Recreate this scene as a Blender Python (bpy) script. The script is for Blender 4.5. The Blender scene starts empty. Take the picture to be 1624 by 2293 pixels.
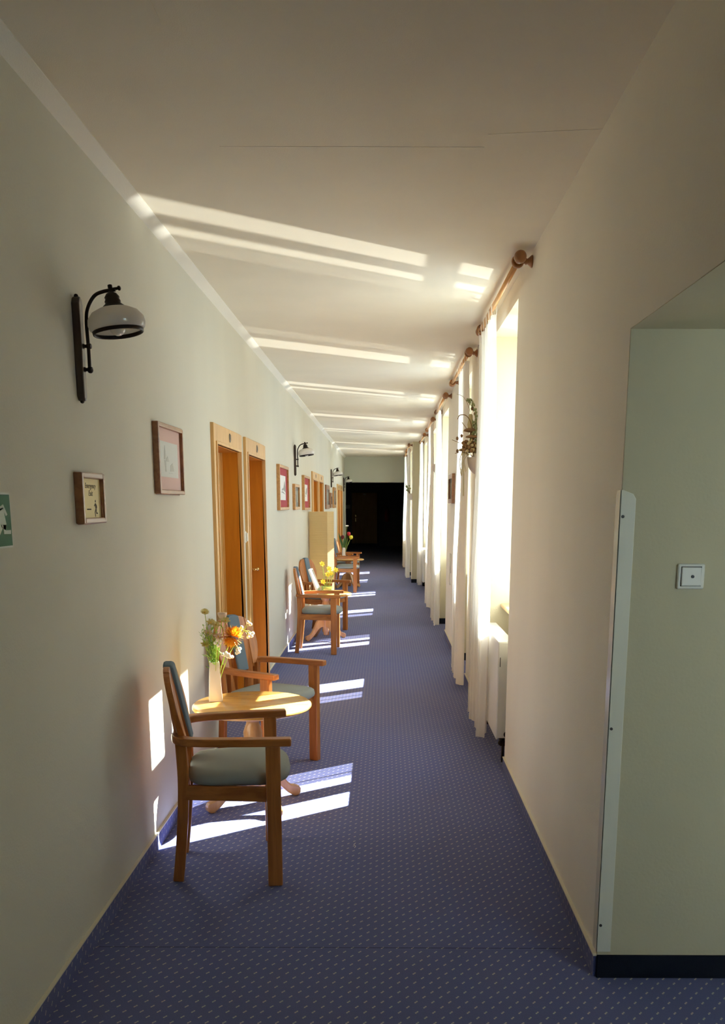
import bpy, bmesh, math, random
from mathutils import Vector, Matrix
C = bpy.context.scene.collection
SC = bpy.context.scene
PI = math.pi
random.seed(7)

# ------------------------------------------------------------------ camera, light, exposure
EYE = 1.62
FPX, PIT, ROLL, YAW, PPX, PPY = 2017.41, .1978, .0029, -.0018, 855.19, 1534.35
cam = bpy.data.cameras.new('camera')
cam.sensor_fit = 'VERTICAL'
cam.sensor_height = 24.0
cam.sensor_width = 24.0
cam.lens = FPX / 2293 * 24.0
cam.shift_x = -(PPX - 812) / 2293
cam.shift_y = (PPY - 1146.5) / 2293
cam.clip_start = .02
cam.clip_end = 200
camo = bpy.data.objects.new('camera', cam)
C.objects.link(camo)
camo.matrix_world = (Matrix.Translation((0, 0, EYE)) @ Matrix.Rotation(-YAW, 4, 'Z') @
                     Matrix.Rotation(PI / 2 - PIT, 4, 'X') @ Matrix.Rotation(ROLL, 4, 'Z'))
SC.camera = camo
SC.view_settings.view_transform = 'Standard'
SC.view_settings.look = 'None'
SC.view_settings.exposure = 0.90
SC.view_settings.gamma = 1.0
SC.view_settings.use_curve_mapping = False
SC.cycles.max_bounces = 14
SC.cycles.diffuse_bounces = 10
SC.cycles.glossy_bounces = 3
SC.cycles.transmission_bounces = 6
SC.cycles.transparent_max_bounces = 16
SC.cycles.caustics_reflective = False
SC.cycles.caustics_refractive = False
SC.cycles.sample_clamp_indirect = 8.0
SC.cycles.use_denoising = True

world = bpy.data.worlds.new('sky')
SC.world = world
world.use_nodes = True
bg = world.node_tree.nodes['Background']
bg.inputs[0].default_value = (.64, .83, 1.0, 1)
bg.inputs[1].default_value = 3.3

def sun(name, d, energy, angle, col):
    l = bpy.data.lights.new(name, 'SUN')
    l.energy = energy
    l.angle = angle
    l.color = col
    o = bpy.data.objects.new(name, l)
    C.objects.link(o)
    o.rotation_mode = 'QUATERNION'
    o.rotation_quaternion = Vector(d).to_track_quat('-Z', 'Y')
    o.location = (8, 12, 6 if d[2] < 0 else -6)
    return o
sun('sunlight', (-1, -.74, -.86), 41.0, .006, (1, .97, .93))
# added upward sun for reflected bands on the ceiling; no reflecting surface built
sun('added_upward_sun', (-1, -.74, .86), 1.9, .02, (1, .96, .90))

# ------------------------------------------------------------------ materials
def newmat(name):
    m = bpy.data.materials.new(name)
    m.use_nodes = True
    nt = m.node_tree
    return m, nt, nt.nodes['Principled BSDF']

def bump(nt, bsdf, scale, strength, dist=.002, detail=3):
    tc = nt.nodes.new('ShaderNodeTexCoord')
    n = nt.nodes.new('ShaderNodeTexNoise')
    n.inputs['Scale'].default_value = scale
    n.inputs['Detail'].default_value = detail
    b = nt.nodes.new('ShaderNodeBump')
    b.inputs['Strength'].default_value = strength
    b.inputs['Distance'].default_value = dist
    nt.links.new(tc.outputs['Object'], n.inputs['Vector'])
    nt.links.new(n.outputs['Fac'], b.inputs['Height'])
    nt.links.new(b.outputs['Normal'], bsdf.inputs['Normal'])
    return tc, n

def plain(name, col, rough=.6, metal=0.0, bs=None, bstr=.2, coat=0.0, spec=.5):
    m, nt, b = newmat(name)
    b.inputs['Base Color'].default_value = (*col, 1)
    b.inputs['Roughness'].default_value = rough
    b.inputs['Metallic'].default_value = metal
    b.inputs['Specular IOR Level'].default_value = spec
    if coat:
        b.inputs['Coat Weight'].default_value = coat
        b.inputs['Coat Roughness'].default_value = .15
    if bs:
        bump(nt, b, bs, bstr)
    return m

def paint(name, col, var=.022, bs=140):
    m, nt, b = newmat(name)
    b.inputs['Roughness'].default_value = .85
    b.inputs['Specular IOR Level'].default_value = .25
    tc, n = bump(nt, b, bs, .25, .003, 4)
    n2 = nt.nodes.new('ShaderNodeTexNoise')
    n2.inputs['Scale'].default_value = 1.7
    n2.inputs['Detail'].default_value = 5
    mp = nt.nodes.new('ShaderNodeMapping')
    mp.inputs['Scale'].default_value = (1, 1.1, .5)
    nt.links.new(tc.outputs['Object'], mp.inputs['Vector'])
    nt.links.new(mp.outputs['Vector'], n2.inputs['Vector'])
    r = nt.nodes.new('ShaderNodeValToRGB')
    r.color_ramp.elements[0].position = .3
    r.color_ramp.elements[0].color = (*[c * (1 - var) for c in col], 1)
    r.color_ramp.elements[1].position = .7
    r.color_ramp.elements[1].color = (*[min(1, c * (1 + var)) for c in col], 1)
    nt.links.new(n2.outputs['Fac'], r.inputs['Fac'])
    nt.links.new(r.outputs['Color'], b.inputs['Base Color'])
    return m

def wood(name, dark, light, scale=(3, 3, 40), rough=.35, coat=.2):
    m, nt, b = newmat(name)
    tc = nt.nodes.new('ShaderNodeTexCoord')
    mp = nt.nodes.new('ShaderNodeMapping')
    mp.inputs['Scale'].default_value = scale
    n = nt.nodes.new('ShaderNodeTexNoise')
    n.inputs['Scale'].default_value = 2.2
    n.inputs['Detail'].default_value = 6
    n.inputs['Distortion'].default_value = .6
    r = nt.nodes.new('ShaderNodeValToRGB')
    r.color_ramp.elements[0].position = .36
    r.color_ramp.elements[0].color = (*dark, 1)
    r.color_ramp.elements[1].position = .62
    r.color_ramp.elements[1].color = (*light, 1)
    nt.links.new(tc.outputs['Object'], mp.inputs['Vector'])
    nt.links.new(mp.outputs['Vector'], n.inputs['Vector'])
    nt.links.new(n.outputs['Fac'], r.inputs['Fac'])
    nt.links.new(r.outputs['Color'], b.inputs['Base Color'])
    b.inputs['Roughness'].default_value = rough
    b.inputs['Coat Weight'].default_value = coat
    b.inputs['Coat Roughness'].default_value = .2
    return m

def carpet(name, ax, ay, k=1.0):
    m, nt, b = newmat(name)
    L = nt.links
    tc = nt.nodes.new('ShaderNodeTexCoord')
    sp = nt.nodes.new('ShaderNodeSeparateXYZ')
    L.new(tc.outputs['Object'], sp.inputs[0])
    def mth(op, a, bb=None, cc=None):
        n = nt.nodes.new('ShaderNodeMath')
        n.operation = op
        for i, v in enumerate((a, bb, cc)):
            if v is None: continue
            if isinstance(v, (int, float)): n.inputs[i].default_value = v
            else: L.new(v, n.inputs[i])
        return n.outputs[0]
    u = mth('MULTIPLY', sp.outputs[ax], 1 / .056)
    v = mth('MULTIPLY', sp.outputs[ay], 1 / .062)
    marks = None
    cellid = None
    for off in (0.0, .5):
        uu = mth('ADD', u, off); vv = mth('ADD', v, off)
        fu = mth('FRACT', uu); fv = mth('FRACT', vv)
        for (a, c, wa, wc) in ((.445, .44, .045, .055), (.555, .56, .045, .055), (.5, .5, .04, .045)):
            du = mth('DIVIDE', mth('ABSOLUTE', mth('SUBTRACT', fu, a)), wa)
            dv = mth('DIVIDE', mth('ABSOLUTE', mth('SUBTRACT', fv, c)), wc)
            k = mth('LESS_THAN', mth('MAXIMUM', du, dv), 1.0)
            marks = k if marks is None else mth('MAXIMUM', marks, k)
    fl = nt.nodes.new('ShaderNodeTexWhiteNoise')
    fl.noise_dimensions = '2D'
    cb = nt.nodes.new('ShaderNodeCombineXYZ')
    L.new(mth('FLOOR', mth('MULTIPLY', u, 2)), cb.inputs[0])
    L.new(mth('FLOOR', mth('MULTIPLY', v, 2)), cb.inputs[1])
    L.new(cb.outputs[0], fl.inputs['Vector'])
    mc = nt.nodes.new('ShaderNodeMix'); mc.data_type = 'RGBA'
    mc.inputs['A'].default_value = (.54, .44, .46, 1)
    mc.inputs['B'].default_value = (.42, .48, .45, 1)
    L.new(fl.outputs['Value'], mc.inputs['Factor'])
    n = nt.nodes.new('ShaderNodeTexNoise')
    n.inputs['Scale'].default_value = 420
    n.inputs['Detail'].default_value = 2
    L.new(tc.outputs['Object'], n.inputs['Vector'])
    n3 = nt.nodes.new('ShaderNodeTexNoise')
    n3.inputs['Scale'].default_value = 2.5
    n3.inputs['Detail'].default_value = 4
    L.new(tc.outputs['Object'], n3.inputs['Vector'])
    base = nt.nodes.new('ShaderNodeMix'); base.data_type = 'RGBA'
    base.inputs['A'].default_value = (.060, .078, .205, 1)
    base.inputs['B'].default_value = (.150, .170, .400, 1)
    L.new(mth('ADD', mth('MULTIPLY', n.outputs['Fac'], .75), mth('MULTIPLY', n3.outputs['Fac'], .25)), base.inputs['Factor'])
    mx = nt.nodes.new('ShaderNodeMix'); mx.data_type = 'RGBA'
    L.new(marks, mx.inputs['Factor'])
    L.new(base.outputs['Result'], mx.inputs['A'])
    L.new(mc.outputs['Result'], mx.inputs['B'])
    L.new(mx.outputs['Result'], b.inputs['Base Color'])
    b.inputs['Roughness'].default_value = .95
    b.inputs['Specular IOR Level'].default_value = .1
    b.inputs['Sheen Weight'].default_value = .15
    b.inputs['Sheen Roughness'].default_value = .5
    bp = nt.nodes.new('ShaderNodeBump')
    bp.inputs['Strength'].default_value = .5
    bp.inputs['Distance'].default_value = .004
    L.new(n.outputs['Fac'], bp.inputs['Height'])
    L.new(bp.outputs['Normal'], b.inputs['Normal'])
    return m

def mixmat(name, parts):
    """parts: list of (shader node type, colour, weight, roughness)"""
    m = bpy.data.materials.new(name)
    m.use_nodes = True
    nt = m.node_tree
    for n in list(nt.nodes):
        if n.type == 'BSDF_PRINCIPLED': nt.nodes.remove(n)
    out = [n for n in nt.nodes if n.type == 'OUTPUT_MATERIAL'][0]
    cur, tot = None, 0
    for typ, col, w, ro in parts:
        s = nt.nodes.new(typ)
        s.inputs['Color'].default_value = (*col, 1)
        if ro is not None and 'Roughness' in s.inputs: s.inputs['Roughness'].default_value = ro
        tot += w
        if cur is None: cur = s.outputs[0]
        else:
            mx = nt.nodes.new('ShaderNodeMixShader')
            mx.inputs[0].default_value = w / tot
            nt.links.new(cur, mx.inputs[1]); nt.links.new(s.outputs[0], mx.inputs[2])
            cur = mx.outputs[0]
    nt.links.new(cur, out.inputs['Surface'])
    return m

M = {}
M['wall_l'] = paint('pale grey green wall paint', (.665, .65, .555))
M['wall_r'] = paint('warm white wall paint', (.88, .84, .74))
M['niche'] = paint('darkened cream niche paint', (.60, .555, .40))
M['alcove'] = paint('pale green alcove paint', (.66, .60, .42), .05, 90)
M['ceil'] = paint('white ceiling paint', (.82, .77, .64), .03, 260)
M['cove'] = paint('cream cove paint', (.84, .82, .73), .02, 200)
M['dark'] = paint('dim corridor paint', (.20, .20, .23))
M['carpet'] = carpet('blue carpet with tiny pale motifs', 0, 1)
M['carpet_v'] = carpet('blue carpet skirting', 1, 2)
M['carpet_shade_seam'] = plain('black blue skirting shade and seam', (.012, .015, .026), .9, 0, 500, .4, 0, .1)  # skirting shade put into a near-black colour; the carpet seam uses it too
M['edge'] = plain('cream skirting edge', (.72, .68, .55), .7)
M['white'] = plain('white enamel', (.78, .78, .75), .3)
M['plastic'] = plain('off white plastic', (.80, .78, .70), .35)
M['guard'] = plain('translucent grey green plastic', (.84, .82, .70), .25)
M['black'] = plain('black', (.015, .014, .013), .5)
M['screw'] = plain('dark screw', (.05, .04, .035), .5)
M['slot'] = plain('dark slot', (.02, .02, .02), .8)
M['beech_z'] = wood('reddish beech upright grain', (.37, .120, .022), (.54, .20, .045), (14, 14, 1.2))
M['beech_x'] = wood('reddish beech long grain', (.37, .120, .022), (.54, .20, .045), (1.2, 14, 14))
M['beech_y'] = wood('reddish beech cross grain', (.37, .120, .022), (.54, .20, .045), (14, 1.2, 14))
M['pine'] = wood('honey pine table top', (.60, .30, .06), (.72, .40, .10), (2, 16, 16), .25, .4)
M['pine_leg'] = wood('pale pine', (.52, .26, .09), (.64, .35, .14), (9, 9, 1.5), .35, .3)
M['door'] = wood('amber varnished door wood', (.52, .18, .005), (.60, .22, .009), (9, 9, .8), .55, 0)
M['casing'] = wood('light varnished pine casing', (.62, .36, .12), (.72, .44, .17), (8, 8, 1), .4, .2)
M['darkdoor'] = wood('dull brown door wood', (.60, .43, .20), (.66, .48, .24), (9, 9, .8), .6, 0)
M['frame'] = wood('brown frame wood', (.25, .10, .04), (.34, .15, .06), (20, 4, 20), .35, .3)
M['frame_pine'] = wood('honey frame wood', (.46, .22, .07), (.58, .30, .10), (20, 4, 20), .35, .3)
M['rod'] = wood('golden pine rod', (.60, .29, .08), (.70, .37, .12), (12, 1, 12), .35, .3)
M['finial'] = wood('brown turned wood', (.27, .11, .035), (.36, .16, .055), (10, 10, 10), .35, .3)
M['sill'] = wood('light beech sill', (.66, .42, .20), (.74, .50, .26), (8, 1, 8), .4, .2)
M['lampwood'] = wood('dark brown lamp wood', (.022, .009, .004), (.045, .019, .008), (12, 12, 1), .35, .3)
M['iron'] = plain('dark bronze metal', (.022, .014, .010), .42, .6)
M['opal'] = mixmat('opal lamp glass', [('ShaderNodeBsdfDiffuse', (.93, .91, .88), .56, None), ('ShaderNodeBsdfTranslucent', (.93, .90, .84), .36, None), ('ShaderNodeBsdfGlossy', (.9, .9, .9), .08, .08)])
M['bulb'] = mixmat('frosted bulb glass', [('ShaderNodeBsdfDiffuse', (.8, .76, .68), .8, None), ('ShaderNodeBsdfGlossy', (.9, .9, .9), .2, .08)])
M['seat'] = plain('grey green upholstery', (.33, .36, .34), .9, 0, 900, .35, 0, .15)
M['strip'] = plain('blue grey upholstery', (.165, .225, .28), .9, 0, 900, .35, 0, .15)
M['brass'] = plain('polished brass', (.80, .58, .25), .2, 1.0)
M['plate'] = plain('grey metal number disc', (.25, .22, .18), .35, .8)
M['mat_red'] = plain('red picture mount', (.42, .045, .06), .8)
M['mat_pink'] = plain('pale pink picture mount', (.66, .46, .41), .8)
M['paper'] = plain('white print paper', (.80, .80, .78), .7)
M['paper_grey'] = plain('grey green print paper', (.62, .64, .60), .7)
M['ink'] = plain('grey ink', (.36, .35, .33), .8)
M['ink_pale'] = plain('faint grey ink', (.50, .52, .48), .8)
M['photo'] = plain('dark photograph', (.07, .075, .07), .4)
M['photo_mid'] = plain('grey photograph', (.20, .20, .155), .4)
M['cream'] = plain('cream notice paper', (.95, .82, .45), .7)
M['text'] = plain('brown black lettering', (.10, .075, .04), .8)
M['green'] = plain('escape sign green', (.022, .15, .06), .6, 0, None, 0, 0, .2)
M['signpale'] = plain('pale luminous green', (.42, .52, .38), .5)
M['signedge'] = plain('sign white edge', (.62, .66, .56), .5)
M['sheer'] = mixmat('sheer white voile', [('ShaderNodeBsdfDiffuse', (.90, .88, .84), .42, None), ('ShaderNodeBsdfTranslucent', (.92, .90, .86), .36, None), ('ShaderNodeBsdfTransparent', (1, .99, .97), .22, None)])
M['glass'] = mixmat('window glass', [('ShaderNodeBsdfTransparent', (.95, .97, .96), .94, None), ('ShaderNodeBsdfGlossy', (.9, .95, 1), .06, .01)])
M['jar'] = mixmat('green bowl glass', [('ShaderNodeBsdfTransparent', (.75, .92, .62), .5, None), ('ShaderNodeBsdfDiffuse', (.50, .70, .32), .35, None), ('ShaderNodeBsdfGlossy', (.9, .95, .9), .15, .05)])
M['ricepaper'] = mixmat('ribbed rice paper', [('ShaderNodeBsdfDiffuse', (.80, .66, .38), .66, None), ('ShaderNodeBsdfTranslucent', (.86, .70, .38), .34, None)])
M['ceramic'] = plain('white glazed ceramic', (.80, .76, .72), .18, 0, None, 0, .3)
M['pot'] = plain('cream ceramic', (.66, .58, .52), .45)
M['stem'] = plain('yellow green stem', (.40, .52, .08), .6)
M['leaf'] = plain('fresh green leaf', (.24, .42, .07), .55)
M['leaf_dark'] = plain('dark green tulip leaf', (.06, .15, .045), .5)
M['petal_orange'] = plain('orange petal', (.85, .30, .03), .6)
M['petal_gold'] = plain('golden petal', (.90, .58, .08), .6)
M['petal_yellow'] = plain('lemon petal', (.90, .78, .06), .55)
M['petal_red'] = plain('red petal', (.50, .012, .03), .5)
M['petal_dark'] = plain('dark red petal', (.16, .015, .02), .5)
M['petal_pink'] = plain('dusty cream pink petal', (.82, .62, .48), .6)
M['petal_olive'] = plain('straw yellow petal', (.74, .64, .27), .6)
M['petal_white'] = plain('white blossom', (.88, .86, .78), .6)
M['dry_brown'] = plain('dried brown pod', (.27, .155, .07), .8)
M['dry_straw'] = plain('dried straw leaf', (.58, .49, .27), .8)
M['dry_green'] = plain('dried grey green sprig', (.32, .36, .18), .8)
M['lint'] = plain('pale lint', (.7, .66, .62), .9)
M['ribbon'] = plain('pale olive ribbon', (.46, .43, .28), .8)
M['red_dim'] = plain('red enamel', (.22, .02, .02), .4)

# ------------------------------------------------------------------ mesh helpers
class MB:
    def __init__(s): s.v, s.f, s.smooth = [], [], []
    def add(s, vs, fs, smooth=False):
        b = len(s.v)
        s.v += [tuple(v) for v in vs]
        s.f += [tuple(b + i for i in f) for f in fs]
        s.smooth += [smooth] * len(fs)
        return s
    def hexa(s, p):  # 8 corners: bottom 4 ccw, top 4 ccw
        return s.add(p, [(3, 2, 1, 0), (4, 5, 6, 7), (0, 1, 5, 4), (1, 2, 6, 5), (2, 3, 7, 6), (3, 0, 4, 7)])
    def box(s, x0, x1, y0, y1, z0, z1):
        return s.hexa([(x0, y0, z0), (x1, y0, z0), (x1, y1, z0), (x0, y1, z0), (x0, y0, z1), (x1, y0, z1), (x1, y1, z1), (x0, y1, z1)])
    def prism(s, pts, fn, a, b, smooth=False):
        """pts 2D outline, fn(u, v, t) -> 3D, extruded t from a to b"""
        n = len(pts)
        vs = [fn(u, v, a) for u, v in pts] + [fn(u, v, b) for u, v in pts]
        fs = [tuple(range(n))[::-1], tuple(range(n, 2 * n))]
        s.add(vs, fs)
        b0 = len(s.v) - 2 * n
        for i in range(n):
            j = (i + 1) % n
            s.f.append((b0 + i, b0 + j, b0 + n + j, b0 + n + i)); s.smooth.append(smooth)
        return s
    def lathe(s, prof, n=24, at=(0, 0, 0), axis='z', cap=True):
        vs, fs = [], []
        for r, h in prof:
            for k in range(n):
                a = 2 * PI * k / n
                x, y = r * math.cos(a), r * math.sin(a)
                p = {'z': (x, y, h), 'x': (h, x, y), 'y': (y, h, x)}[axis]
                vs.append((p[0] + at[0], p[1] + at[1], p[2] + at[2]))
        m = len(prof)
        for i in range(m - 1):
            for k in range(n):
                fs.append((i * n + k, i * n + (k + 1) % n, (i + 1) * n + (k + 1) % n, (i + 1) * n + k))
        s.add(vs, fs, True)
        if cap:
            b0 = len(s.v) - m * n
            s.f.append(tuple(b0 + k for k in range(n))[::-1]); s.smooth.append(False)
            s.f.append(tuple(b0 + (m - 1) * n + k for k in range(n))); s.smooth.append(False)
        return s
    def sweep(s, path, sec, up=(0, 0, 1), smooth=False, scale=None):
        """sec: list of (side, up) offsets; path: list of 3D points"""
        P = [Vector(p) for p in path]
        n = len(sec); vs = []
        for i, p in enumerate(P):
            t = (P[min(i + 1, len(P) - 1)] - P[max(i - 1, 0)]).normalized()
            u0 = Vector(up)
            sd = t.cross(u0)
            if sd.length < 1e-4: sd = t.cross(Vector((1, .01, 0)))
            sd.normalize()
            uu = sd.cross(t).normalized()
            k = scale[i] if scale else 1
            for a, b in sec: vs.append(p + sd * a * k + uu * b * k)
        fs = []
        for i in range(len(P) - 1):
            for k in range(n):
                fs.append((i * n + k, i * n + (k + 1) % n, (i + 1) * n + (k + 1) % n, (i + 1) * n + k))
        s.add(vs, fs, smooth)
        b0 = len(s.v) - len(vs)
        s.f.append(tuple(b0 + k for k in range(n))[::-1]); s.smooth.append(False)
        s.f.append(tuple(b0 + len(vs) - n + k for k in range(n))); s.smooth.append(False)
        return s
    def tube(s, path, r, n=8, scale=None, up=(0, 0, 1)):
        return s.sweep(path, [(r * math.cos(2 * PI * k / n), r * math.sin(2 * PI * k / n)) for k in range(n)], up, True, scale)
    def ball(s, c, r, n=10, m=7, sc=(1, 1, 1)):
        vs, fs = [], []
        for i in range(m + 1):
            th = PI * i / m
            for k in range(n):
                a = 2 * PI * k / n
                vs.append((c[0] + sc[0] * r * math.sin(th) * math.cos(a), c[1] + sc[1] * r * math.sin(th) * math.sin(a), c[2] + sc[2] * r * math.cos(th)))
        for i in range(m):
            for k in range(n):
                fs.append(((i + 1) * n + k, (i + 1) * n + (k + 1) % n, i * n + (k + 1) % n, i * n + k))
        return s.add(vs, fs, True)
    def build(s, name, mat, parent=None, bevel=0.0, seg=2, loc=None):
        me = bpy.data.meshes.new(name)
        me.from_pydata(s.v, [], s.f)
        bm = bmesh.new(); bm.from_mesh(me)
        bmesh.ops.remove_doubles(bm, verts=bm.verts, dist=1e-6)
        bmesh.ops.recalc_face_normals(bm, faces=bm.faces)
        bm.to_mesh(me); bm.free()
        if len(me.polygons) == len(s.smooth):
            me.polygons.foreach_set('use_smooth', s.smooth)
        else:
            sm = any(s.smooth)
            for p in me.polygons: p.use_smooth = sm and len(p.vertices) == 4
        me.materials.append(mat)
        o = bpy.data.objects.new(name, me)
        C.objects.link(o)
        if parent: o.parent = parent
        if loc: o.location = loc
        if bevel:
            b = o.modifiers.new('bevel', 'BEVEL')
            b.width = bevel; b.segments = seg; b.limit_method = 'ANGLE'; b.angle_limit = math.radians(40)
        return o

def rectsec(w, h): return [(-w / 2, -h / 2), (w / 2, -h / 2), (w / 2, h / 2), (-w / 2, h / 2)]
def tag(o, label, cat, group=None, kind=None):
    o['label'] = label; o['category'] = cat
    if group: o['group'] = group
    if kind: o['kind'] = kind
    return o
def thing(name, label, cat, loc=(0, 0, 0), rz=0.0, group=None, kind=None):
    o = bpy.data.objects.new(name, None)
    o.empty_display_size = .1
    C.objects.link(o)
    o.location = loc; o.rotation_euler = (0, 0, rz)
    return tag(o, label, cat, group, kind)
def struct(name, mb, mat, label, cat, bevel=0.0):
    return tag(mb.build(name, mat, None, bevel), label, cat, None, 'structure')
def copy_tree(src, loc, rz, label, group=None):
    r = src.copy(); C.objects.link(r)
    r.location = loc; r.rotation_euler = (0, 0, rz); r['label'] = label
    if group: r['group'] = group
    for ch in list(src.children):
        c = ch.copy(); C.objects.link(c); c.parent = r
        for g in list(ch.children):
            d = g.copy(); C.objects.link(d); d.parent = c
    return r
def crom(pts, n=6):
    P = [Vector(p) for p in pts]; out = []
    for i in range(len(P) - 1):
        p0, p1, p2, p3 = P[max(i - 1, 0)], P[i], P[i + 1], P[min(i + 2, len(P) - 1)]
        for k in range(n):
            t = k / n
            out.append(.5 * ((2 * p1) + (-p0 + p2) * t + (2 * p0 - 5 * p1 + 4 * p2 - p3) * t * t + (-p0 + 3 * p1 - 3 * p2 + p3) * t ** 3))
    out.append(P[-1]); return out

# ------------------------------------------------------------------ the corridor
XL = -1.0824
ZC = 2.892
def W(off, Y): return .7391 + .0032 * Y + off
def wbox(mb, o0, o1, y0, y1, z0, z1):
    return mb.hexa([(W(o0, y0), y0, z0), (W(o1, y0), y0, z0), (W(o1, y1), y1, z0), (W(o0, y1), y1, z0),
                    (W(o0, y0), y0, z1), (W(o1, y0), y0, z1), (W(o1, y1), y1, z1), (W(o0, y1), y1, z1)])

YB, YE, YD, YN = -9.0, 25.15, 38.6, 2.90
struct('floor', MB().box(-2.2, 1.19, YB - .2, YE + .2, -.1, 0).box(1.19, 2.8, .8, YN + .19, -.1, 0).box(-2.2, 2.0, YE + .2, YD + .3, -.1, 0), M['carpet'], 'dark blue carpet with tiny pale motifs running down the whole corridor', 'carpet')
struct('ceiling', MB().box(-1.5, 1.19, YB - .2, YE + .25, ZC, ZC + .15), M['ceil'], 'plain off-white ceiling of the long corridor with faint seams', 'ceiling')
# cove along the left wall
struct('trim_1', MB().prism([(0, -.012), (.052, .018), (.052, .03), (-.02, .03), (-.02, -.012)], lambda u, v, t: (XL + u, t, ZC + v - .022), YB, YE), M['cove'], 'pale narrow cove strip where the left wall meets the ceiling', 'cove')
struct('trim_2', MB().box(-.60, .36, 3.585, 3.588, ZC - .0012, ZC + .01), M['wall_r'], 'thin hairline seam crossing the ceiling nearest the camera', 'ceiling seam')
struct('trim_3', MB().hexa([(.36, 3.47, ZC - .0012), (.76, 3.42, ZC - .0012), (.76, 3.424, ZC - .0012), (.36, 3.474, ZC - .0012), (.36, 3.47, ZC + .01), (.76, 3.42, ZC + .01), (.76, 3.424, ZC + .01), (.36, 3.474, ZC + .01)]), M['wall_r'], 'short slanting hairline seam in the ceiling by the right wall', 'ceiling seam')
struct('trim_4', MB().box(-.945, -.605, 2.3, 2.737, ZC - .003, ZC + .01), M['ceil'], 'flush hatch panel in the ceiling at the upper left corner', 'ceiling hatch')

DOORS = [(5.80, 6.93, 2.12), (7.135, 8.29, 2.127), (13.73, 14.92, 2.105), (14.98, 16.18, 2.108), (21.06, 22.22, 2.08), (22.30, 23.55, 2.08)]
wl = MB()
yy = YB
for y0, y1, zt in DOORS:
    a, b, t = y0 + .03, y1 - .03, zt - .05
    wl.box(XL - .3, XL, yy, a, -.02, ZC + .02)
    wl.box(XL - .3, XL, a, b, t, ZC + .02)
    yy = b
wl.box(XL - .3, XL, yy, YE, -.02, ZC + .02)
struct('wall_left', wl, M['wall_l'], 'long pale grey-green left wall with six doorways, pictures and lamps', 'wall')
bl = MB(); el = MB()
yy = YB
for y0, y1, zt in DOORS + [(YE, YE, 0)]:
    if y0 - yy > .1:
        bl.box(XL - .01, XL + .011, yy, y0, -.01, .077)
        el.box(XL - .01, XL + .013, yy, y0, .077, .083)
    yy = y1
o = struct('baseboard_left', bl, M['carpet_v'], 'carpet skirting strip along the foot of the left wall', 'skirting')
el.build('edge_strip', M['edge'], o)

struct('trim_5', MB().box(XL + .02, .70, 3.10, 3.1012, -.005, .0008), M['carpet_shade_seam'], 'faint dark seam line across the carpet near the camera', 'carpet seam')
# doors on the left
def door(n, y0, y1, zt, label, mats=('casing', 'door'), hinge_far=True):
    d = thing('door_%d' % n, label, 'door', (XL, (y0 + y1) / 2, 0), 0, None, 'structure')
    h = (y1 - y0) / 2
    cw, ch = .085, .125
    a = MB()
    a.box(-.01, .022, -h, -h + cw, 0, zt)
    a.box(-.01, .022, h - cw, h, 0, zt)
    a.box(-.01, .022, -h + cw, h - cw, zt - ch, zt)
    a.box(.0, .030, -h + cw - .018, -h + cw, 0, zt - ch + .018)
    a.box(.0, .030, h - cw, h - cw + .018, 0, zt - ch + .018)
    a.box(.0, .030, -h + cw, h - cw, zt - ch, zt - ch + .018)
    a.build('architrave', M[mats[0]], d, .004)
    r = MB()
    r.box(-.14, .001, -h + .032, -h + cw + .004, 0, zt - ch)
    r.box(-.14, .001, h - cw - .004, h - .032, 0, zt - ch)
    r.box(-.14, .001, -h + cw, h - cw, zt - ch - .004, zt - .052)
    r.build('reveal', M[mats[1]], d)
    st = MB()
    st.box(-.125, -.112, h - cw - .016, h - cw - .004, 0, zt - ch - .004)
    st.build('door_stop', M[mats[0]], d)
    lf = MB()
    iw = h - cw - .006
    lf.box(-.165, -.125, -iw, iw, .008, zt - ch - .006)
    for z0, z1 in ((.16, .86), (1.02, zt - ch - .16)):
        for ya, yb in ((-iw + .12, -.04), (.04, iw - .12)):
            for q in range(2):
                g = q * .022
                lf.box(-.13, -.117 + .004 * (q % 2), ya + g, ya + g + .012, z0 + g, z1 - g)
                lf.box(-.13, -.117 + .004 * (q % 2), yb - g - .012, yb - g, z0 + g, z1 - g)
                lf.box(-.13, -.117 + .004 * (q % 2), ya + g, yb - g, z0 + g, z0 + g + .012)
                lf.box(-.13, -.117 + .004 * (q % 2), ya + g, yb - g, z1 - g - .012, z1 - g)
    leaf = lf.build('door_leaf', M['casing' if mats[0] == 'casing' else mats[1]], d, .002)
    s = 1 if hinge_far else -1
    hy = s * (iw - .07)
    hn = MB()
    hn.lathe([(.024, -.125), (.024, -.117)], 14, (0, hy, 1.05), 'x')
    hn.lathe([(.009, -.117), (.009, -.055)], 10, (0, hy, 1.05), 'x')
    hn.tube([(-.060, hy + s * .008, 1.05), (-.060, hy - s * .03, 1.052), (-.062, hy - s * .11, 1.05)], .009, 8)
    hn.ball((-.052, hy, 1.05), .017, 10, 7)
    hn.box(-.125, -.119, hy - .012, hy + .012, .93, .985)
    hn.box(-.125, -.117, hy - .010, hy + .010, 1.135, 1.165)
    hn.build('handle', M['brass'], leaf)
    p = MB()
    p.lathe([(.030, .018), (.030, .026), (.022, .028), (.022, .025)], 20, (0, .03, zt - .055), 'x')
    p.box(.024, .029, .024, .036, zt - .068, zt - .042)
    p.build('number_disc', M['plate'], d)
    return d
dl = ['first amber wooden door on the left, beside the pink-mounted picture', 'second amber wooden door on the left, with a brass handle catching the light',
      'amber door behind the paper floor lamp, nearer one of its close pair', 'amber door behind the paper floor lamp, farther one of its close pair',
      'narrow-looking amber door just past the three small far pictures', 'last amber door on the left before the dark opening']
for i, (y0, y1, zt) in enumerate(DOORS):
    door(i + 1, y0, y1, zt, dl[i], hinge_far=i != 0)

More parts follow.
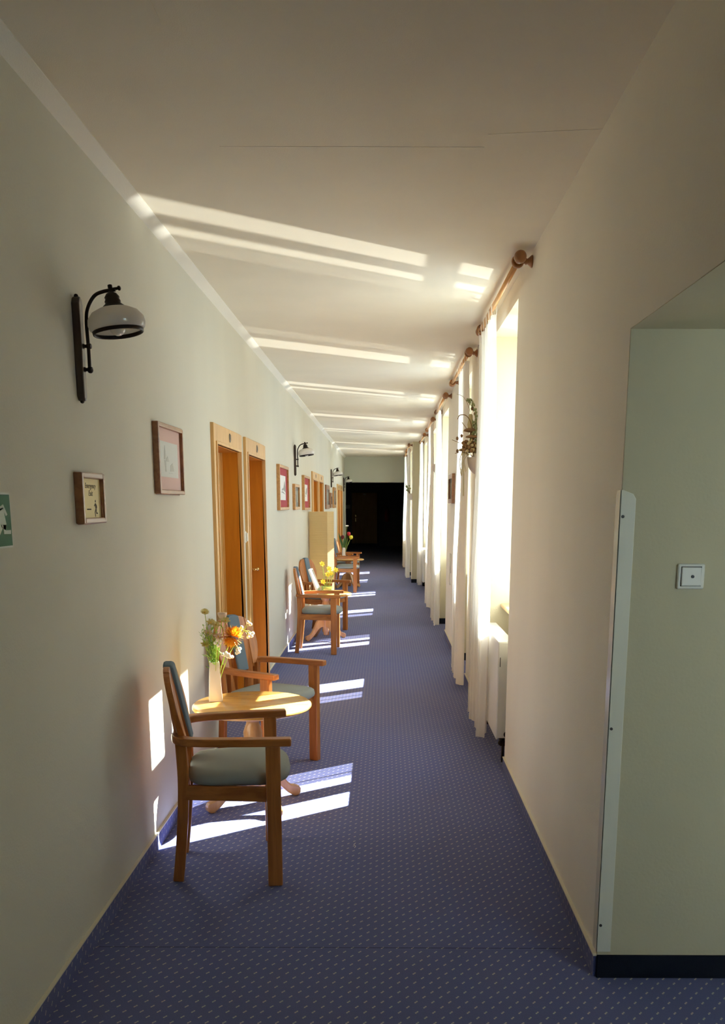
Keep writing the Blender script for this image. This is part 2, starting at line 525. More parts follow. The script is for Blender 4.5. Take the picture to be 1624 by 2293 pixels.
# right wall with window niches
CW = [6.02, 8.86, 11.84, 14.74, 17.75, 20.55, 23.0]
HW = [.60, .60, .60, .60, .60, .60, .60]
STEP = 19.15
INSET = -.205
def off0(k): return INSET if k >= 5 else 0.0
NH = 2.765
wr = MB()
T = .45
wbox(wr, 0, T, YB, 1.0, -.02, ZC + .02)
wbox(wr, 0, T, 1.0, YN, 2.148, ZC + .02)
segs = []
yy = YN
for k, c in enumerate(CW):
    a, b = c - HW[k], c + HW[k]
    o0 = off0(k)
    if k == 5:
        wbox(wr, 0, T, yy, STEP, -.02, ZC + .02); segs.append((yy, STEP, 0.0))
        yy = STEP
        wbox(wr, 0, T, STEP, STEP + .002, -.02, ZC + .02)
    wbox(wr, o0, T, yy, a, -.02, ZC + .02); segs.append((yy, a, o0))
    wbox(wr, o0, T, a, b, NH, ZC + .02)
    wbox(wr, o0 + .30, o0 + T, a, b, 2.69, NH)
    wbox(wr, o0 + .30, o0 + T, a, b, -.02, .885)
    yy = b
wbox(wr, INSET, T, yy, YE, -.02, ZC + .02); segs.append((yy, YE, INSET))
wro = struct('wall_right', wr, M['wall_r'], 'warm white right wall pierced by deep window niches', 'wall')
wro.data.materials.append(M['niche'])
for p in wro.data.polygons:  # niche insides are cream, darkened in the colour to tone down window light
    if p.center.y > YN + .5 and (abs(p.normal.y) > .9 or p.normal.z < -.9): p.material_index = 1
br, bf = MB(), MB()
er = MB()
for a, b, o0 in segs:
    wbox(br, o0 - .011, o0 + .01, a, b, -.01, .077)
    wbox(er, o0 - .013, o0 + .01, a, b, .077, .083)
for k, c in enumerate(CW):
    o0 = off0(k); a, b = c - HW[k], c + HW[k]
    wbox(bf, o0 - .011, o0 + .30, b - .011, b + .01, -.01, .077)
    wbox(br, o0 + .289, o0 + .31, a, b, -.01, .077)
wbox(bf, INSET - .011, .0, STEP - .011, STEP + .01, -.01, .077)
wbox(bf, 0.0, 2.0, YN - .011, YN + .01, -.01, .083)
o = struct('baseboard_right', br, M['carpet_v'], 'carpet skirting strip along the foot of the right wall', 'skirting')
er.build('edge_strip', M['edge'], o)
bf.build('shaded_return_strip', M['carpet_shade_seam'], o)

# alcove on the right, near the camera
al = MB()
al.box(W(0, YN) + .001, 2.75, YN - .002, YN + .2, -.02, 2.5)
al.box(2.6, 2.8, .8, YN + .2, -.02, 2.5)
al.box(W(T, .2) - .02, 1.50, .8, 1.0, -.02, 2.5)
al.box(2.5, 2.75, .8, 1.0, -.02, 2.5)
al.box(1.50, 2.5, .8, 1.0, -.02, .85)
al.box(1.50, 2.5, .8, 1.0, 2.1, 2.5)
struct('wall_alcove', al, M['alcove'], 'pale green alcove wall facing the camera at the right edge', 'wall')
struct('ceiling_alcove', MB().hexa([(W(0, 1)+.001, 1.0, 2.146), (2.8, 1.0, 2.146), (2.8, YN + .1, 2.146), (W(0, YN)+.001, YN + .0, 2.146), (W(0.01, 1), 1.0, 2.2), (2.8, 1.0, 2.2), (2.8, YN + .1, 2.2), (W(0.01, YN), YN, 2.2)]), M['alcove'], 'low pale soffit of the alcove at the right edge', 'soffit')
# back wall, behind the camera
bw = MB()
bw.box(-1.4, 1.2, YB - .2, YB, -.02, ZC + .02)
struct('wall_back', bw, M['wall_l'], 'plain pale wall closing the corridor behind the viewer', 'wall')

def fill_window(n, label, loc, rz, w, z0, z1, mullion=True):
    d = thing('window_%d' % n, label, 'window', loc, rz, None, 'structure')  # added unseen window, fill for the alcove
    f = MB(); h = w / 2
    f.box(-.03, .03, -h, -h + .06, z0, z1); f.box(-.03, .03, h - .06, h, z0, z1)
    f.box(-.03, .03, -h, h, z0, z0 + .07); f.box(-.03, .03, -h, h, z1 - .07, z1)
    f.box(-.035, .035, -.05, .05, z0, z1)
    f.build('window_frame', M['white'], d, .004)  # frame of the added fill window
    for ya, yb in ((-h + .055, -.045), (.045, h - .055)):
        MB().box(-.003, .003, ya, yb, z0 + .06, z1 - .06).build('pane', M['glass'], d)
    return d
fill_window(8, 'plain white window added unseen in the near wall of the alcove as fill', (2.0, .9, 0), PI / 2, 1.02, .84, 2.11)  # unseen window, put in only to light the alcove

wl_lab = ['tall window nearest the camera, beside the radiator with the valve', 'second tall window, past the pier with the large wall planter', 'third tall window, past the small framed picture',
          'fourth tall window down the right wall', 'fifth tall window, last before the wall steps in', 'sixth tall window, first after the wall steps in', 'farthest tall window beside the dark opening']
for k, c in enumerate(CW):
    o0 = off0(k)
    xw = W(o0 + .355, c)
    d = thing('window_%d' % (k + 1), wl_lab[k], 'window', (xw, c, 0), 0, None, 'structure')
    f = MB(); h = HW[k]
    f.box(-.035, .035, -h, -h + .075, .88, 2.70); f.box(-.035, .035, h - .075, h, .88, 2.70)
    f.box(-.035, .035, -h, h, .88, .97); f.box(-.035, .035, -h, h, 2.64, 2.70)
    f.box(-.04, .04, -.065, .065, .88, 2.70)
    f.box(-.04, .04, -h, h, 2.15, 2.26)
    f.build('window_frame', M['white'], d, .005)
    for ya, yb in ((-h + .07, -.06), (.06, h - .07)):
        for za, zb in ((.965, 2.155), (2.255, 2.645)):
            MB().box(-.003, .003, ya, yb, za, zb).build('pane', M['glass'], d)
    s = MB().box(-.255, -.03, -h + .003, h - .003, .880, .912)
    s.build('sill', M['sill'], d, .012, 3)

# header and dark continuation
hd = MB()
hd.box(-1.4, 1.4, YE, YE + .25, 2.215, ZC + .02)
hd.box(XL - .3, XL + .03, YE, YE + .25, -.02, 2.3)
hd.box(W(INSET, YE) - .02, 1.4, YE, YE + .25, -.02, 2.3)
M['far'] = paint('grey green far wall paint', (.60, .64, .57))
struct('wall_far', hd, M['far'], 'pale wall over the dark opening at the far end', 'wall')
dk = MB()
dk.box(-1.95, -1.75, YE + .2, YD, -.02, 2.7)
dk.box(1.75, 1.95, YE + .2, YD, -.02, 2.7)
dk.box(-1.95, XL - .25, YE + .1, YE + .25, -.02, 2.7)
dk.box(1.3, 1.95, YE + .1, YE + .25, -.02, 2.7)
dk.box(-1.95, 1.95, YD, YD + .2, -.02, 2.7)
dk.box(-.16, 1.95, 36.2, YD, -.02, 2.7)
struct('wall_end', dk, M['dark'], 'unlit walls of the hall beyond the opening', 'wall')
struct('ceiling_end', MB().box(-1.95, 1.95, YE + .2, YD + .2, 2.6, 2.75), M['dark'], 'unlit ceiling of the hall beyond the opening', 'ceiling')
d7 = thing('door_7', 'dim brown panelled door at the end of the unlit hall', 'door', (-.82, YD, 0), 0, None, 'structure')
a = MB()
a.box(-.53, -.43, -.03, .0, 0, 2.10); a.box(.43, .53, -.03, .0, 0, 2.10); a.box(-.43, .43, -.03, 0, 2.0, 2.10)
a.build('architrave', M['darkdoor'], d7, .004)
lf = MB().box(-.43, .43, -.02, .0, .01, 2.0)
for x0, x1, z0, z1 in ((-.30, .30, .25, 1.85),):
    lf.box(x0, x1, -.032, -.01, z0, z0 + .02); lf.box(x0, x1, -.032, -.01, z1 - .02, z1)
    lf.box(x0, x0 + .02, -.032, -.01, z0, z1); lf.box(x1 - .02, x1, -.032, -.01, z0, z1)
leaf = lf.build('door_leaf', M['darkdoor'], d7)
MB().box(-.385, -.355, -.045, -.02, .92, 1.06).box(-.385, -.355, -.045, -.02, 1.12, 1.19).tube([(-.37, -.04, 1.02), (-.37, -.075, 1.02), (-.30, -.075, 1.02)], .01).build('handle', M['brass'], leaf)
MB().box(-.06, .06, -.036, -.0, 2.03, 2.065).build('number_plate', M['paper'], d7)
tag(MB().box(-1.60, -1.42, YD - .03, YD, 1.45, 1.60).build('notice_plate', M['paper_grey'], None, .01), 'small pale plate on the unlit end wall left of the dim door', 'plate')
fe = thing('fire_extinguisher', 'dim red fire extinguisher hung on the unlit wall right of the dim door', 'extinguisher', (.12, 36.08, .95))
MB().lathe([(.02, 0), (.085, .01), (.09, .04), (.09, .42), (.07, .48), (.03, .52), (.025, .56)], 16, (0, -.1, 0)).build('cylinder', M['red_dim'], fe)
MB().box(-.02, .02, -.14, -.0, .54, .60).tube([(0, -.15, .56), (.06, -.17, .5), (.10, -.14, .25)], .012).build('valve', M['black'], fe)

# ------------------------------------------------------------------ alcove wall fittings
sw = thing('light_switch', 'square off-white light switch with a small round pilot light on the alcove wall', 'switch', (.981, YN, 1.398))
MB().box(-.044, .044, -.012, .001, -.041, .041).build('cover_plate', M['plastic'], sw, .009, 4)
rk = MB().hexa([(-.032, -.019, -.030), (.032, -.019, -.030), (.032, -.008, -.030), (-.032, -.008, -.030), (-.032, -.015, .030), (.032, -.015, .030), (.032, -.008, .030), (-.032, -.008, .030)]).build('rocker', M['plastic'], sw, .003)
MB().lathe([(.005, -.0195), (.005, -.012)], 12, (0.003, 0, 0), 'y').build('pilot_light', M['screw'], rk)
MB().box(-.0335, .0325, -.0125, -.011, -.0312, .0318).build('gap_line', M['slot'], sw)
cg = thing('corner_guard', 'pale plastic corner guard screwed to the wall corner by the alcove', 'corner guard', (W(0, YN), YN, .095))
g = MB()
g.prism([(-.006, 0), (.045, 0), (.045, 1.545), (.036, 1.56), (.004, 1.572), (-.006, 1.572)], lambda u, v, t: (u, t, v), -.005, -.0005)
g.prism([(-.005, 0), (.045, 0), (.045, 1.56), (.03, 1.572), (-.005, 1.572)], lambda u, v, t: (t + .0032 * u, u, v), -.006, -.0005)
g.build('profile', M['guard'], cg, .0015)
for z in (1.49, .80, .10):
    MB().lathe([(.005, -.0075), (.005, -.003)], 10, (.006, 0, z), 'y').build('screw', M['screw'], cg)

# ------------------------------------------------------------------ curtain rods and curtains
RZ = 2.840
def rod(k, y0, y1, o0, label):
    L = y1 - y0
    t = thing('curtain_rod', label, 'curtain rod', (W(o0 - .075, (y0 + y1) / 2), (y0 + y1) / 2, RZ), -math.atan(.0032), 'wooden curtain rods above the windows')
    MB().lathe([(.015, -L / 2 + .04), (.015, L / 2 - .04)], 16, (0, 0, 0), 'y').build('pole', M['rod'], t)
    for s in (-1, 1):
        e = s * (L / 2)
        pr = [(.013, e - s * .07), (.022, e - s * .065), (.024, e - s * .055), (.016, e - s * .05), (.027, e - s * .04), (.032, e - s * .025), (.030, e - s * .008), (.022, e), (.020, e + s * .001), (.010, e + s * .006), (.004, e + s * .007)]
        MB().lathe(pr, 20, (0, 0, 0), 'y').build('finial', M['finial'], t)
    for s in (-1, 1):
        by = s * (L / 2 - .11)
        b = MB()
        b.lathe([(.030, by - .011), (.033, by - .004), (.033, by + .004), (.030, by + .011), (.018, by + .011), (.018, by - .011), (.030, by - .011)], 20, (0, 0, 0), 'y', False)
        b.lathe([(.012, .024), (.011, .034), (.017, .042), (.013, .048), (.024, .062), (.030, .068), (.031, .0735)], 16, (0, by, 0), 'x')
        b.build('bracket', M['finial'], t)
    return t
RODS = [(c - 1.19, c + .85) for c in CW]
RODS[5] = (19.35, 21.3); RODS[6] = (21.75, 23.8)
ordn = ['nearest', 'second', 'third', 'fourth', 'fifth', 'sixth', 'farthest']
for k, (a, b) in enumerate(RODS):
    rod(k, a, b, off0(k), '%s wooden curtain rod on the right wall, counted from the camera' % ordn[k])

def curtain(k, y0, y1, o0, y0b, y1b, nf, label, z_hem=.075):
    x0 = W(o0 - .075, (y0 + y1) / 2)
    yc = (y0 + y1) / 2
    t = thing('sheer_curtain', label, 'curtain', (x0, yc, 0), 0, 'sheer tab-top curtains on the right wall')
    rnd = random.Random(40 + k)
    ph = [rnd.uniform(0, 6.28) for _ in range(6)]
    nu, nv = nf * 14, 34
    mb = MB(); vs = []
    ztop = RZ - .055
    for j in range(nv + 1):
        v = j / nv
        z = ztop + (z_hem - ztop) * v
        am = .016 + .020 * min(1, v * 1.6)
        for i in range(nu + 1):
            u = i / nu
            ya = y0 + (y1 - y0) * u; yb = y0b + (y1b - y0b) * u
            w = v ** .6
            y = ya * (1 - w) + yb * w
            p = u * nf * 2 * PI
            x = am * (math.sin(p + ph[0] + .5 * math.sin(1.7 * v + ph[1])) + .45 * math.sin(1.83 * p + ph[2] + 1.1 * v) + .22 * math.sin(3.1 * p + ph[3] - v))
            y += .018 * min(1, 2 * v) * math.sin(2 * p + ph[4])
            zz = z + (.012 * math.sin(p * .5 + ph[5]) if j == nv else 0)
            vs.append((x * .8 - .008 * v + .014 * max(0, 1 - (v / .6) ** 2) * min(1, v * 6), y - yc, zz))
    fs = []
    for j in range(nv):
        for i in range(nu):
            a = j * (nu + 1) + i
            fs.append((a, a + 1, a + nu + 2, a + nu + 1))
    mb.add(vs, fs, True)
    mb.build('panel', M['sheer'], t)
    hm = MB(); hv = []
    top = vs[nv * (nu + 1):]; up_ = vs[(nv - 1) * (nu + 1):nv * (nu + 1)]
    for (a, b) in zip(up_, top):
        q = .55
        hv.append((b[0] * q + a[0] * (1 - q) - .0015, b[1] * q + a[1] * (1 - q), b[2] * q + a[2] * (1 - q))); hv.append((b[0] - .0015, b[1], b[2] - .001))
    hm.add(hv, [(2 * i, 2 * i + 1, 2 * i + 3, 2 * i + 2) for i in range(nu)], True)
    hm.build('hem', M['sheer'], t)
    nt_ = max(5, int((y1 - y0) / .13))
    for i in range(nt_):
        y = y0 + .02 + (y1 - y0 - .04) * i / (nt_ - 1) - yc
        pts = []
        for a in range(9):
            an = PI * a / 8
            pts.append((.0185 * math.cos(an), y, RZ + .0185 * math.sin(an)))
        pts = [(.012, y, ztop - .02)] + pts + [(-.012, y, ztop - .02)]
        mb2 = MB()
        vv = []
        for p in pts: vv += [(p[0], p[1] - .02, p[2]), (p[0], p[1] + .02, p[2])]
        mb2.add(vv, [(2 * q, 2 * q + 1, 2 * q + 3, 2 * q + 2) for q in range(len(pts) - 1)], True)
        mb2.build('tab', M['sheer'], t)
    return t
far = [1, 0, 1, 0, 1, 0, 1]
cl = ['nearest sheer white curtain, hanging in front of the radiator', 'sheer curtain behind the large wall planter, drawn to the near side of its window', 'sheer curtain just past the small framed picture on the right wall',
      'fourth sheer white curtain from the camera, beside the shadowed planter', 'fifth sheer curtain, in front of the farther radiator', 'sheer curtain at the near side of the sixth window, behind the far planter', 'farthest sheer white curtain, against the dark opening']
for k, (a, b) in enumerate(RODS):
    if far[k]: ya, yb = (a + b) / 2 + .10, b - .10
    else: ya, yb = a + .12, (a + b) / 2 + .0
    curtain(k, ya, yb, off0(k), ya - (.0 if far[k] else .0), yb - .02, 6, cl[k])

# ------------------------------------------------------------------ radiators
def radiator(k, y0, y1, label):
    o0 = off0(k)
    xf = W(o0, y0) - .040
    t = thing('radiator', label, 'radiator', (xf, y0, .155), 0, 'white panel radiators in the window niches')
    L = y1 - y0
    b = MB()
    b.box(0, .012, 0, L, .0, .62)
    b.box(.085, .10, 0, L, .0, .62)
    b.box(.012, .085, .03, L - .03, .05, .57)
    b.build('body', M['white'], t, .004)
    MB().box(.004, .097, -.004, .008, .01, .625).build('side_panel', M['white'], t, .003)
    MB().box(.004, .097, L - .008, L + .004, .01, .625).build('side_panel', M['white'], t, .003)
    MB().box(.012, .016, -.0055, -.003, .47, .53).build('side_slot', M['slot'], t)
    g = MB().box(0, .10, -.002, L + .002, .615, .628)
    g.box(.055, .062, .01, L - .01, .628, .631)
    g.build('top_grille', M['white'], t, .003)
    v = MB()
    v.lathe([(.020, -.085), (.024, -.08), (.024, -.03), (.018, -.02), (.014, -.004)], 18, (.092, 0, .585), 'y')
    for q in range(9):
        an = 2 * PI * q / 9
        v.box(.092 + .024 * math.cos(an) - .002, .092 + .024 * math.cos(an) + .002, -.078, -.034, .585 + .024 * math.sin(an) - .002, .585 + .024 * math.sin(an) + .002)
    v.build('thermostat_knob', M['plastic'], t)
    p = MB()
    p.lathe([(.022, -.016), (.022, -.006), (.015, -.004)], 16, (.07, 0, .035), 'y')
    p.lathe([(.012, -.022), (.012, -.016)], 12, (.07, 0, .035), 'y')
    p.tube([(.05, .03, 0), (.05, .03, -.155)], .009)
    p.tube([(.075, .06, 0), (.075, .06, -.155)], .009)
    p.box(.03, .095, .01, .085, -.045, -.012)
    p.ball((.035, .03, -.03), .018)
    p.build('valve', M['iron'], t)
    return t
radiator(0, 5.56, 6.50, 'white panel radiator at the nearest window with thermostat knob and bottom valve')
radiator(4, 17.30, 18.25, 'far white panel radiator showing between the fourth and fifth curtains')

# ------------------------------------------------------------------ wall planters with dried flowers
def planter(y, o0, zrim, label, lab2, full=True, seed=3):
    xw = W(o0, y)
    t = thing('wall_planter', label, 'planter', (xw, y, zrim), 0, 'half-round planters on the window piers')
    vs, fs = [], []
    n, m, R = 16, 8, .105
    for i in range(m + 1):
        th = (PI / 2) * i / m
        for k in range(n + 1):
            a = PI / 2 + PI * k / n
            r = R * math.cos(th) ** .8 if i < m else 0
            vs.append((r * math.cos(a) * .95, r * math.sin(a), -.135 * math.sin(th)))
    for i in range(m):
        for k in range(n):
            fs.append((i * (n + 1) + k, i * (n + 1) + k + 1, (i + 1) * (n + 1) + k + 1, (i + 1) * (n + 1) + k))
    pb = MB(); pb.add(vs, fs, True)
    o = pb.build('bowl', M['pot'], t)
    s = o.modifiers.new('wall', 'SOLIDIFY'); s.thickness = .008; s.offset = -1
    MB().prism([(R * .95 * math.cos(PI / 2 + PI * k / n), R * math.sin(PI / 2 + PI * k / n)) for k in range(n + 1)], lambda u, v, q: (u * .95, v * .95, q), -.03, -.02).build('soil', M['dry_brown'], t)
    if not lab2: return t
    rnd = random.Random(seed)
    b = thing('dried_flower_arrangement', lab2, 'dried flowers', (xw - .05, y, zrim - .012), 0, 'dried flower arrangements in wall planters')
    if not full:
        st = MB(); lf = MB()
        for q in range(10):
            dx, dy, dz = rnd.uniform(-.09, .01), rnd.uniform(-.10, .10), rnd.uniform(.05, .22)
            st.tube([(0, 0, -.01), (dx * .5, dy * .5, dz * .6), (dx, dy, dz)], .0035, 5)
            MB().ball((dx, dy, dz), rnd.uniform(.014, .03), 7, 5, (1, 1, .8)).build('seed_head', M['dry_green'], b)
        st.build('twigs', M['dry_brown'], b)
        return t
    tw = MB()
    tw.tube(crom([(0, 0, 0), (-.01, -.02, .18), (-.03, -.03, .28), (-.07, -.05, .33), (-.12, -.06, .33), (-.135, -.06, .30)], 4), .0035, 5)
    tw.tube(crom([(0, 0, 0), (.0, -.02, .16), (-.05, -.03, .22), (-.10, -.04, .28)], 4), .0025, 5)
    tw.tube(crom([(0, 0, 0), (-.06, .02, .10), (-.12, .03, .13), (-.17, .03, .15)], 4), .0022, 5)
    tw.tube(crom([(0, 0, .02), (-.08, -.04, .05), (-.15, -.05, .04)], 4), .0022, 5)
    tw.tube(crom([(0, 0, .2), (-.03, 0, .36), (-.08, .02, .47), (-.14, .02, .50)], 4), .0016, 5)
    tw.build('twig', M['dry_brown'], b)
    fr = MB()
    pth = crom([(.01, 0, 0), (.02, 0, .2), (.015, -.01, .33), (-.02, -.01, .42), (-.05, -.01, .455)], 8)
    fr.tube(pth, .003, 5)
    for i, p in enumerate(pth):
        if i < 14: continue
        for q in range(3):
            a = rnd.uniform(0, 6.28)
            fr.ball((p[0] + .013 * math.cos(a), p[1] + .013 * math.sin(a), p[2] + rnd.uniform(-.008, .008)), .006, 5, 4, (1, 1, 1.8))
    for q in range(120):
        z = rnd.uniform(.10, .30); r = .035 * (1 - (z - .1) / .35)
        a = rnd.uniform(0, 6.28)
        c = (.0 + r * math.cos(a), -.01 + r * math.sin(a), z)
        fr.ball(c, .006, 5, 4, (1, 1, 1.8))
    fr.build('sprig', M['dry_green'], b)
    pod = MB()
    for q in range(60):
        a = rnd.uniform(0, 6.28); el = rnd.uniform(-.3, 1.2)
        r = rnd.uniform(.045, .075)
        c = (-.035 + r * math.cos(el) * math.cos(a), r * 1.1 * math.cos(el) * math.sin(a), .075 + r * .95 * math.sin(el))
        if c[0] > .04: continue
        pod.ball(c, rnd.uniform(.010, .016), 8, 6)
    pod.build('seed_pods', M['dry_brown'], b)
    pod2 = MB()
    for q in range(34):
        a = rnd.uniform(0, 6.28); el = rnd.uniform(-.4, 1.1); r = rnd.uniform(.055, .08)
        c = (-.035 + r * math.cos(el) * math.cos(a), r * 1.1 * math.cos(el) * math.sin(a), .08 + r * .95 * math.sin(el))
        if c[0] > .04: continue
        pod2.ball(c, rnd.uniform(.010, .015), 8, 6)
    pod2.build('pale_pods', M['dry_straw'], b)
    mu = MB()
    mu.lathe([(.012, .14), (.016, .16), (.052, .165), (.048, .175), (.02, .185), (.016, .21)], 14, (-.015, -.01, 0))
    mu.lathe([(.012, .19), (.055, .20), (.045, .215), (.015, .225)], 14, (-.03, .0, .015))
    mu.build('fungus_cap', M['dry_brown'], b)
    hs = MB(); hs.lathe([(.008, .21), (.02, .24), (.026, .265), (.018, .30), (.016, .335), (.010, .345)], 12, (-.028, 0, .0))
    hs.build('teasel_head', M['dry_straw'], b)
    pl = MB()
    for q in range(7):
        dy = rnd.uniform(-.06, .06); dx = rnd.uniform(-.12, -.07)
        pl.sweep(crom([(-.04, dy * .4, .03), (dx * .8, dy * .7, .05), (dx, dy, -.02), (dx + .02, dy, -.09 - .05 * rnd.random())], 4), rectsec(.020, .003), (1, 0, .2))
    pl.build('straw_leaves', M['dry_straw'], b)
    rb = MB()
    rb.sweep(crom([(-.05, -.03, .03), (-.085, -.05, -.03), (-.08, -.06, -.14), (-.078, -.06, -.29)], 6), rectsec(.034, .002), (1, .2, 0))
    rb.build('ribbon', M['ribbon'], b)
    for c in ((-.02, -.02, .385), (.005, -.015, .345), (-.135, -.05, .155), (-.13, -.03, .06), (-.1, -.04, .175)):
        MB().ball(c, .011, 8, 6, (1, 1, 1.35)).build('rose_hip', M['dry_brown'], b)
    return t
planter(7.42, 0, 1.992, 'large cream half-round planter on the pier past the nearest curtain', 'big dried arrangement of pods, twigs and ribbon in the nearest wall planter', True, 3)
planter(13.30, 0, 2.19, 'shadowed half-round planter peeking out behind the third curtain', None, False, 5)
planter(19.33, INSET, 1.85, 'small-looking far half-round planter where the right wall steps in', 'tuft of dried sprigs in the farthest wall planter', False, 9)

# ------------------------------------------------------------------ pictures
def picture(y0, y1, z0, z1, label, fmat, mount, prn, draw=None, bw=.022, side=-1, depth=.032, mw=(.07, .045), name='framed_picture', cat='picture', xw=None, group=None, pside=None):
    """hung on the left wall (side -1, faces +x) or on the right wall (side 1, faces -x)"""
    yc, zc = (y0 + y1) / 2, (z0 + z1) / 2
    x = XL if side < 0 else W(0, yc)
    t = thing(name, label, cat, (x, yc, zc), 0 if side < 0 else PI, group)
    h, v = (y1 - y0) / 2, (z1 - z0) / 2
    f = MB()
    for a0, a1, b0, b1 in ((-h, -h + bw, -v, v), (h - bw, h, -v, v), (-h + bw, h - bw, -v, -v + bw), (-h + bw, h - bw, v - bw, v)):
        f.box(-.001, depth, a0, a1, b0, b1)
    f.build('frame', M[fmat], t, .004)
    ih, iv = h - bw, v - bw
    d = depth * .45
    if mount:
        MB().box(.0, d, -ih - .002, ih + .002, -iv - .002, iv + .002).build('mount', M[mount], t)
        ph, pv = ih - mw[1], iv - mw[0]
        if pside: ph = ih - pside
    else:
        ph, pv = ih + .002, iv + .002
    p = MB().box(.0, d + .001, -ph, ph, -pv, pv).build('print', M[prn], t)
    if draw: draw(p, d + .001, ph, pv)
    return t

def flat(pts, x):  # thin slab in the picture plane
    return MB().prism(pts, lambda u, v, q: (q, u, v), x - .0005, x + .0008)
def draw_tower(p, x, h, v):
    b = MB()
    for pts in ([(-.55 * h, .5 * v), (-.5 * h, .78 * v), (-.42 * h, .5 * v), (-.38 * h, 0), (-.6 * h, 0)],
                [(-.3 * h, .1 * v), (-.18 * h, .2 * v), (-.05 * h, -.1 * v), (-.4 * h, -.12 * v)],
                [(-.55 * h, -.05 * v), (-.4 * h, -.05 * v), (-.36 * h, -.7 * v), (-.5 * h, -.7 * v)],
                [(.1 * h, -.3 * v), (.35 * h, -.15 * v), (.5 * h, -.62 * v), (.05 * h, -.66 * v)],
                [(-.1 * h, -.74 * v), (.35 * h, -.74 * v), (.35 * h, -.765 * v), (-.1 * h, -.765 * v)]):
        b.prism(pts, lambda u, w, q: (q, u, w), x - .0005, x + .0008)
    b.build('drawing', M['ink_pale'], p)
def draw_castle(p, x, h, v):
    b = MB()
    for pts in ([(.55 * h, .62 * v), (.9 * h, .1 * v), (.9 * h, -.35 * v), (.3 * h, -.2 * v), (.1 * h, -.1 * v)],
                [(-.8 * h, -.35 * v), (-.2 * h, -.28 * v), (.5 * h, -.42 * v), (.8 * h, -.52 * v), (-.1 * h, -.42 * v)],
                [(-.4 * h, -.1 * v), (.0 * h, .02 * v), (.1 * h, -.2 * v), (-.5 * h, -.22 * v)]):
        b.prism(pts, lambda u, w, q: (q, u, w), x - .0005, x + .0008)
    b.build('drawing', M['ink'], p)
def draw_sail(p, x, h, v):
    b = MB()
    for pts in ([(-.5 * h, -.1 * v), (.1 * h, .5 * v), (.75 * h, .7 * v), (.6 * h, .1 * v), (0, -.3 * v)],
                [(-.7 * h, -.3 * v), (0, -.38 * v), (-.4 * h, -.48 * v)]):
        b.prism(pts, lambda u, w, q: (q, u, w), x - .0005, x + .0008)
    b.build('drawing', M['ink'], p)
def draw_dark(p, x, h, v):
    b = MB()
    for pts in ([(-h, .55 * v), (h, .7 * v), (h, v), (-h, v)], [(-h, -v), (h, -v), (h, -.55 * v), (-h, -.5 * v)],
                [(-.3 * h, -.5 * v), (.2 * h, -.5 * v), (.1 * h, .2 * v), (-.1 * h, .25 * v)]):
        b.prism(pts, lambda u, w, q: (q, u, w), x - .0005, x + .0008)
    b.build('dark_shapes', M['photo'], p)
picture(4.345, 4.875, 1.668, 2.000, 'framed tower drawing in a pale pink mount, the picture nearest the camera', 'frame', 'mat_pink', 'paper_grey', draw_tower, .020, -1, .030, (.062, .06))
picture(9.29, 10.17, 1.562, 2.018, 'honey-framed landscape drawing in a red mount, left of the second lamp', 'frame_pine', 'mat_red', 'paper', draw_castle, .03, -1, .035, (.072, .16))
picture(10.88, 11.48, 1.558, 1.858, 'small dark photograph in a honey frame below the second lamp', 'frame_pine', None, 'photo_mid', draw_dark, .035, -1, .035)
picture(12.12, 13.05, 1.548, 1.998, 'red-mounted drawing just left of the doors behind the paper lamp', 'frame_pine', 'mat_red', 'paper', draw_sail, .03, -1, .038, (.085, .22))
picture(16.86, 17.85, 1.538, 1.975, 'brown-framed picture below and left of the third lamp', 'frame', None, 'photo_mid', draw_dark, .08, -1, .03)
picture(18.22, 18.80, 1.557, 1.848, 'smallest brown framed picture below the third lamp', 'frame', None, 'photo', None, .07, -1, .03)
picture(19.36, 20.25, 1.548, 1.978, 'honey-framed picture right of the third lamp, last before the far doors', 'frame_pine', None, 'photo_mid', draw_dark, .07, -1, .03)
picture(10.02, 10.58, 1.635, 1.955, 'small brown framed picture on the right wall between two windows', 'frame', None, 'photo_mid', draw_dark, .05, 1, .035)

# emergency exit notice
def letters(body, size, shear=.25):
    cu = bpy.data.curves.new('lettering', 'FONT')
    cu.body = body; cu.size = size; cu.shear = shear; cu.align_x = 'CENTER'; cu.extrude = .0004
    cu.space_character = 1.0
    cu.offset = -.0003
    o = bpy.data.objects.new('lettering', cu); C.objects.link(o)
    bpy.context.view_layer.update()
    me = bpy.data.meshes.new_from_object(o.evaluated_get(bpy.context.evaluated_depsgraph_get()))
    bpy.data.objects.remove(o)
    me.transform(Matrix(((0, 0, 1, 0), (1, 0, 0, 0), (0, 1, 0, 0), (0, 0, 0, 1))))
    return me
def runner(sc=1.0, flip=1):
    """running-man pictogram outlines around (0, 0), about 1 tall"""
    P = [[(-.06, .34), (0, .40), (.06, .34), (.06, .44), (0, .5), (-.06, .44)],
         [(-.10, .28), (.06, .30), (.14, .02), (.02, -.06), (-.06, .05)],
         [(-.10, .28), (-.26, .16), (-.22, .11), (-.06, .20)],
         [(.04, .28), (.20, .18), (.24, .02), (.18, .02), (.14, .14), (.04, .2)],
         [(.0, 0), (.14, .0), (.12, -.24), (.34, -.26), (.34, -.33), (.05, -.32)],
         [(.0, .02), (.06, -.08), (-.10, -.24), (-.06, -.48), (-.14, -.5), (-.20, -.22)]]
    return [[(flip * u * sc, v * sc) for u, v in p] for p in P]
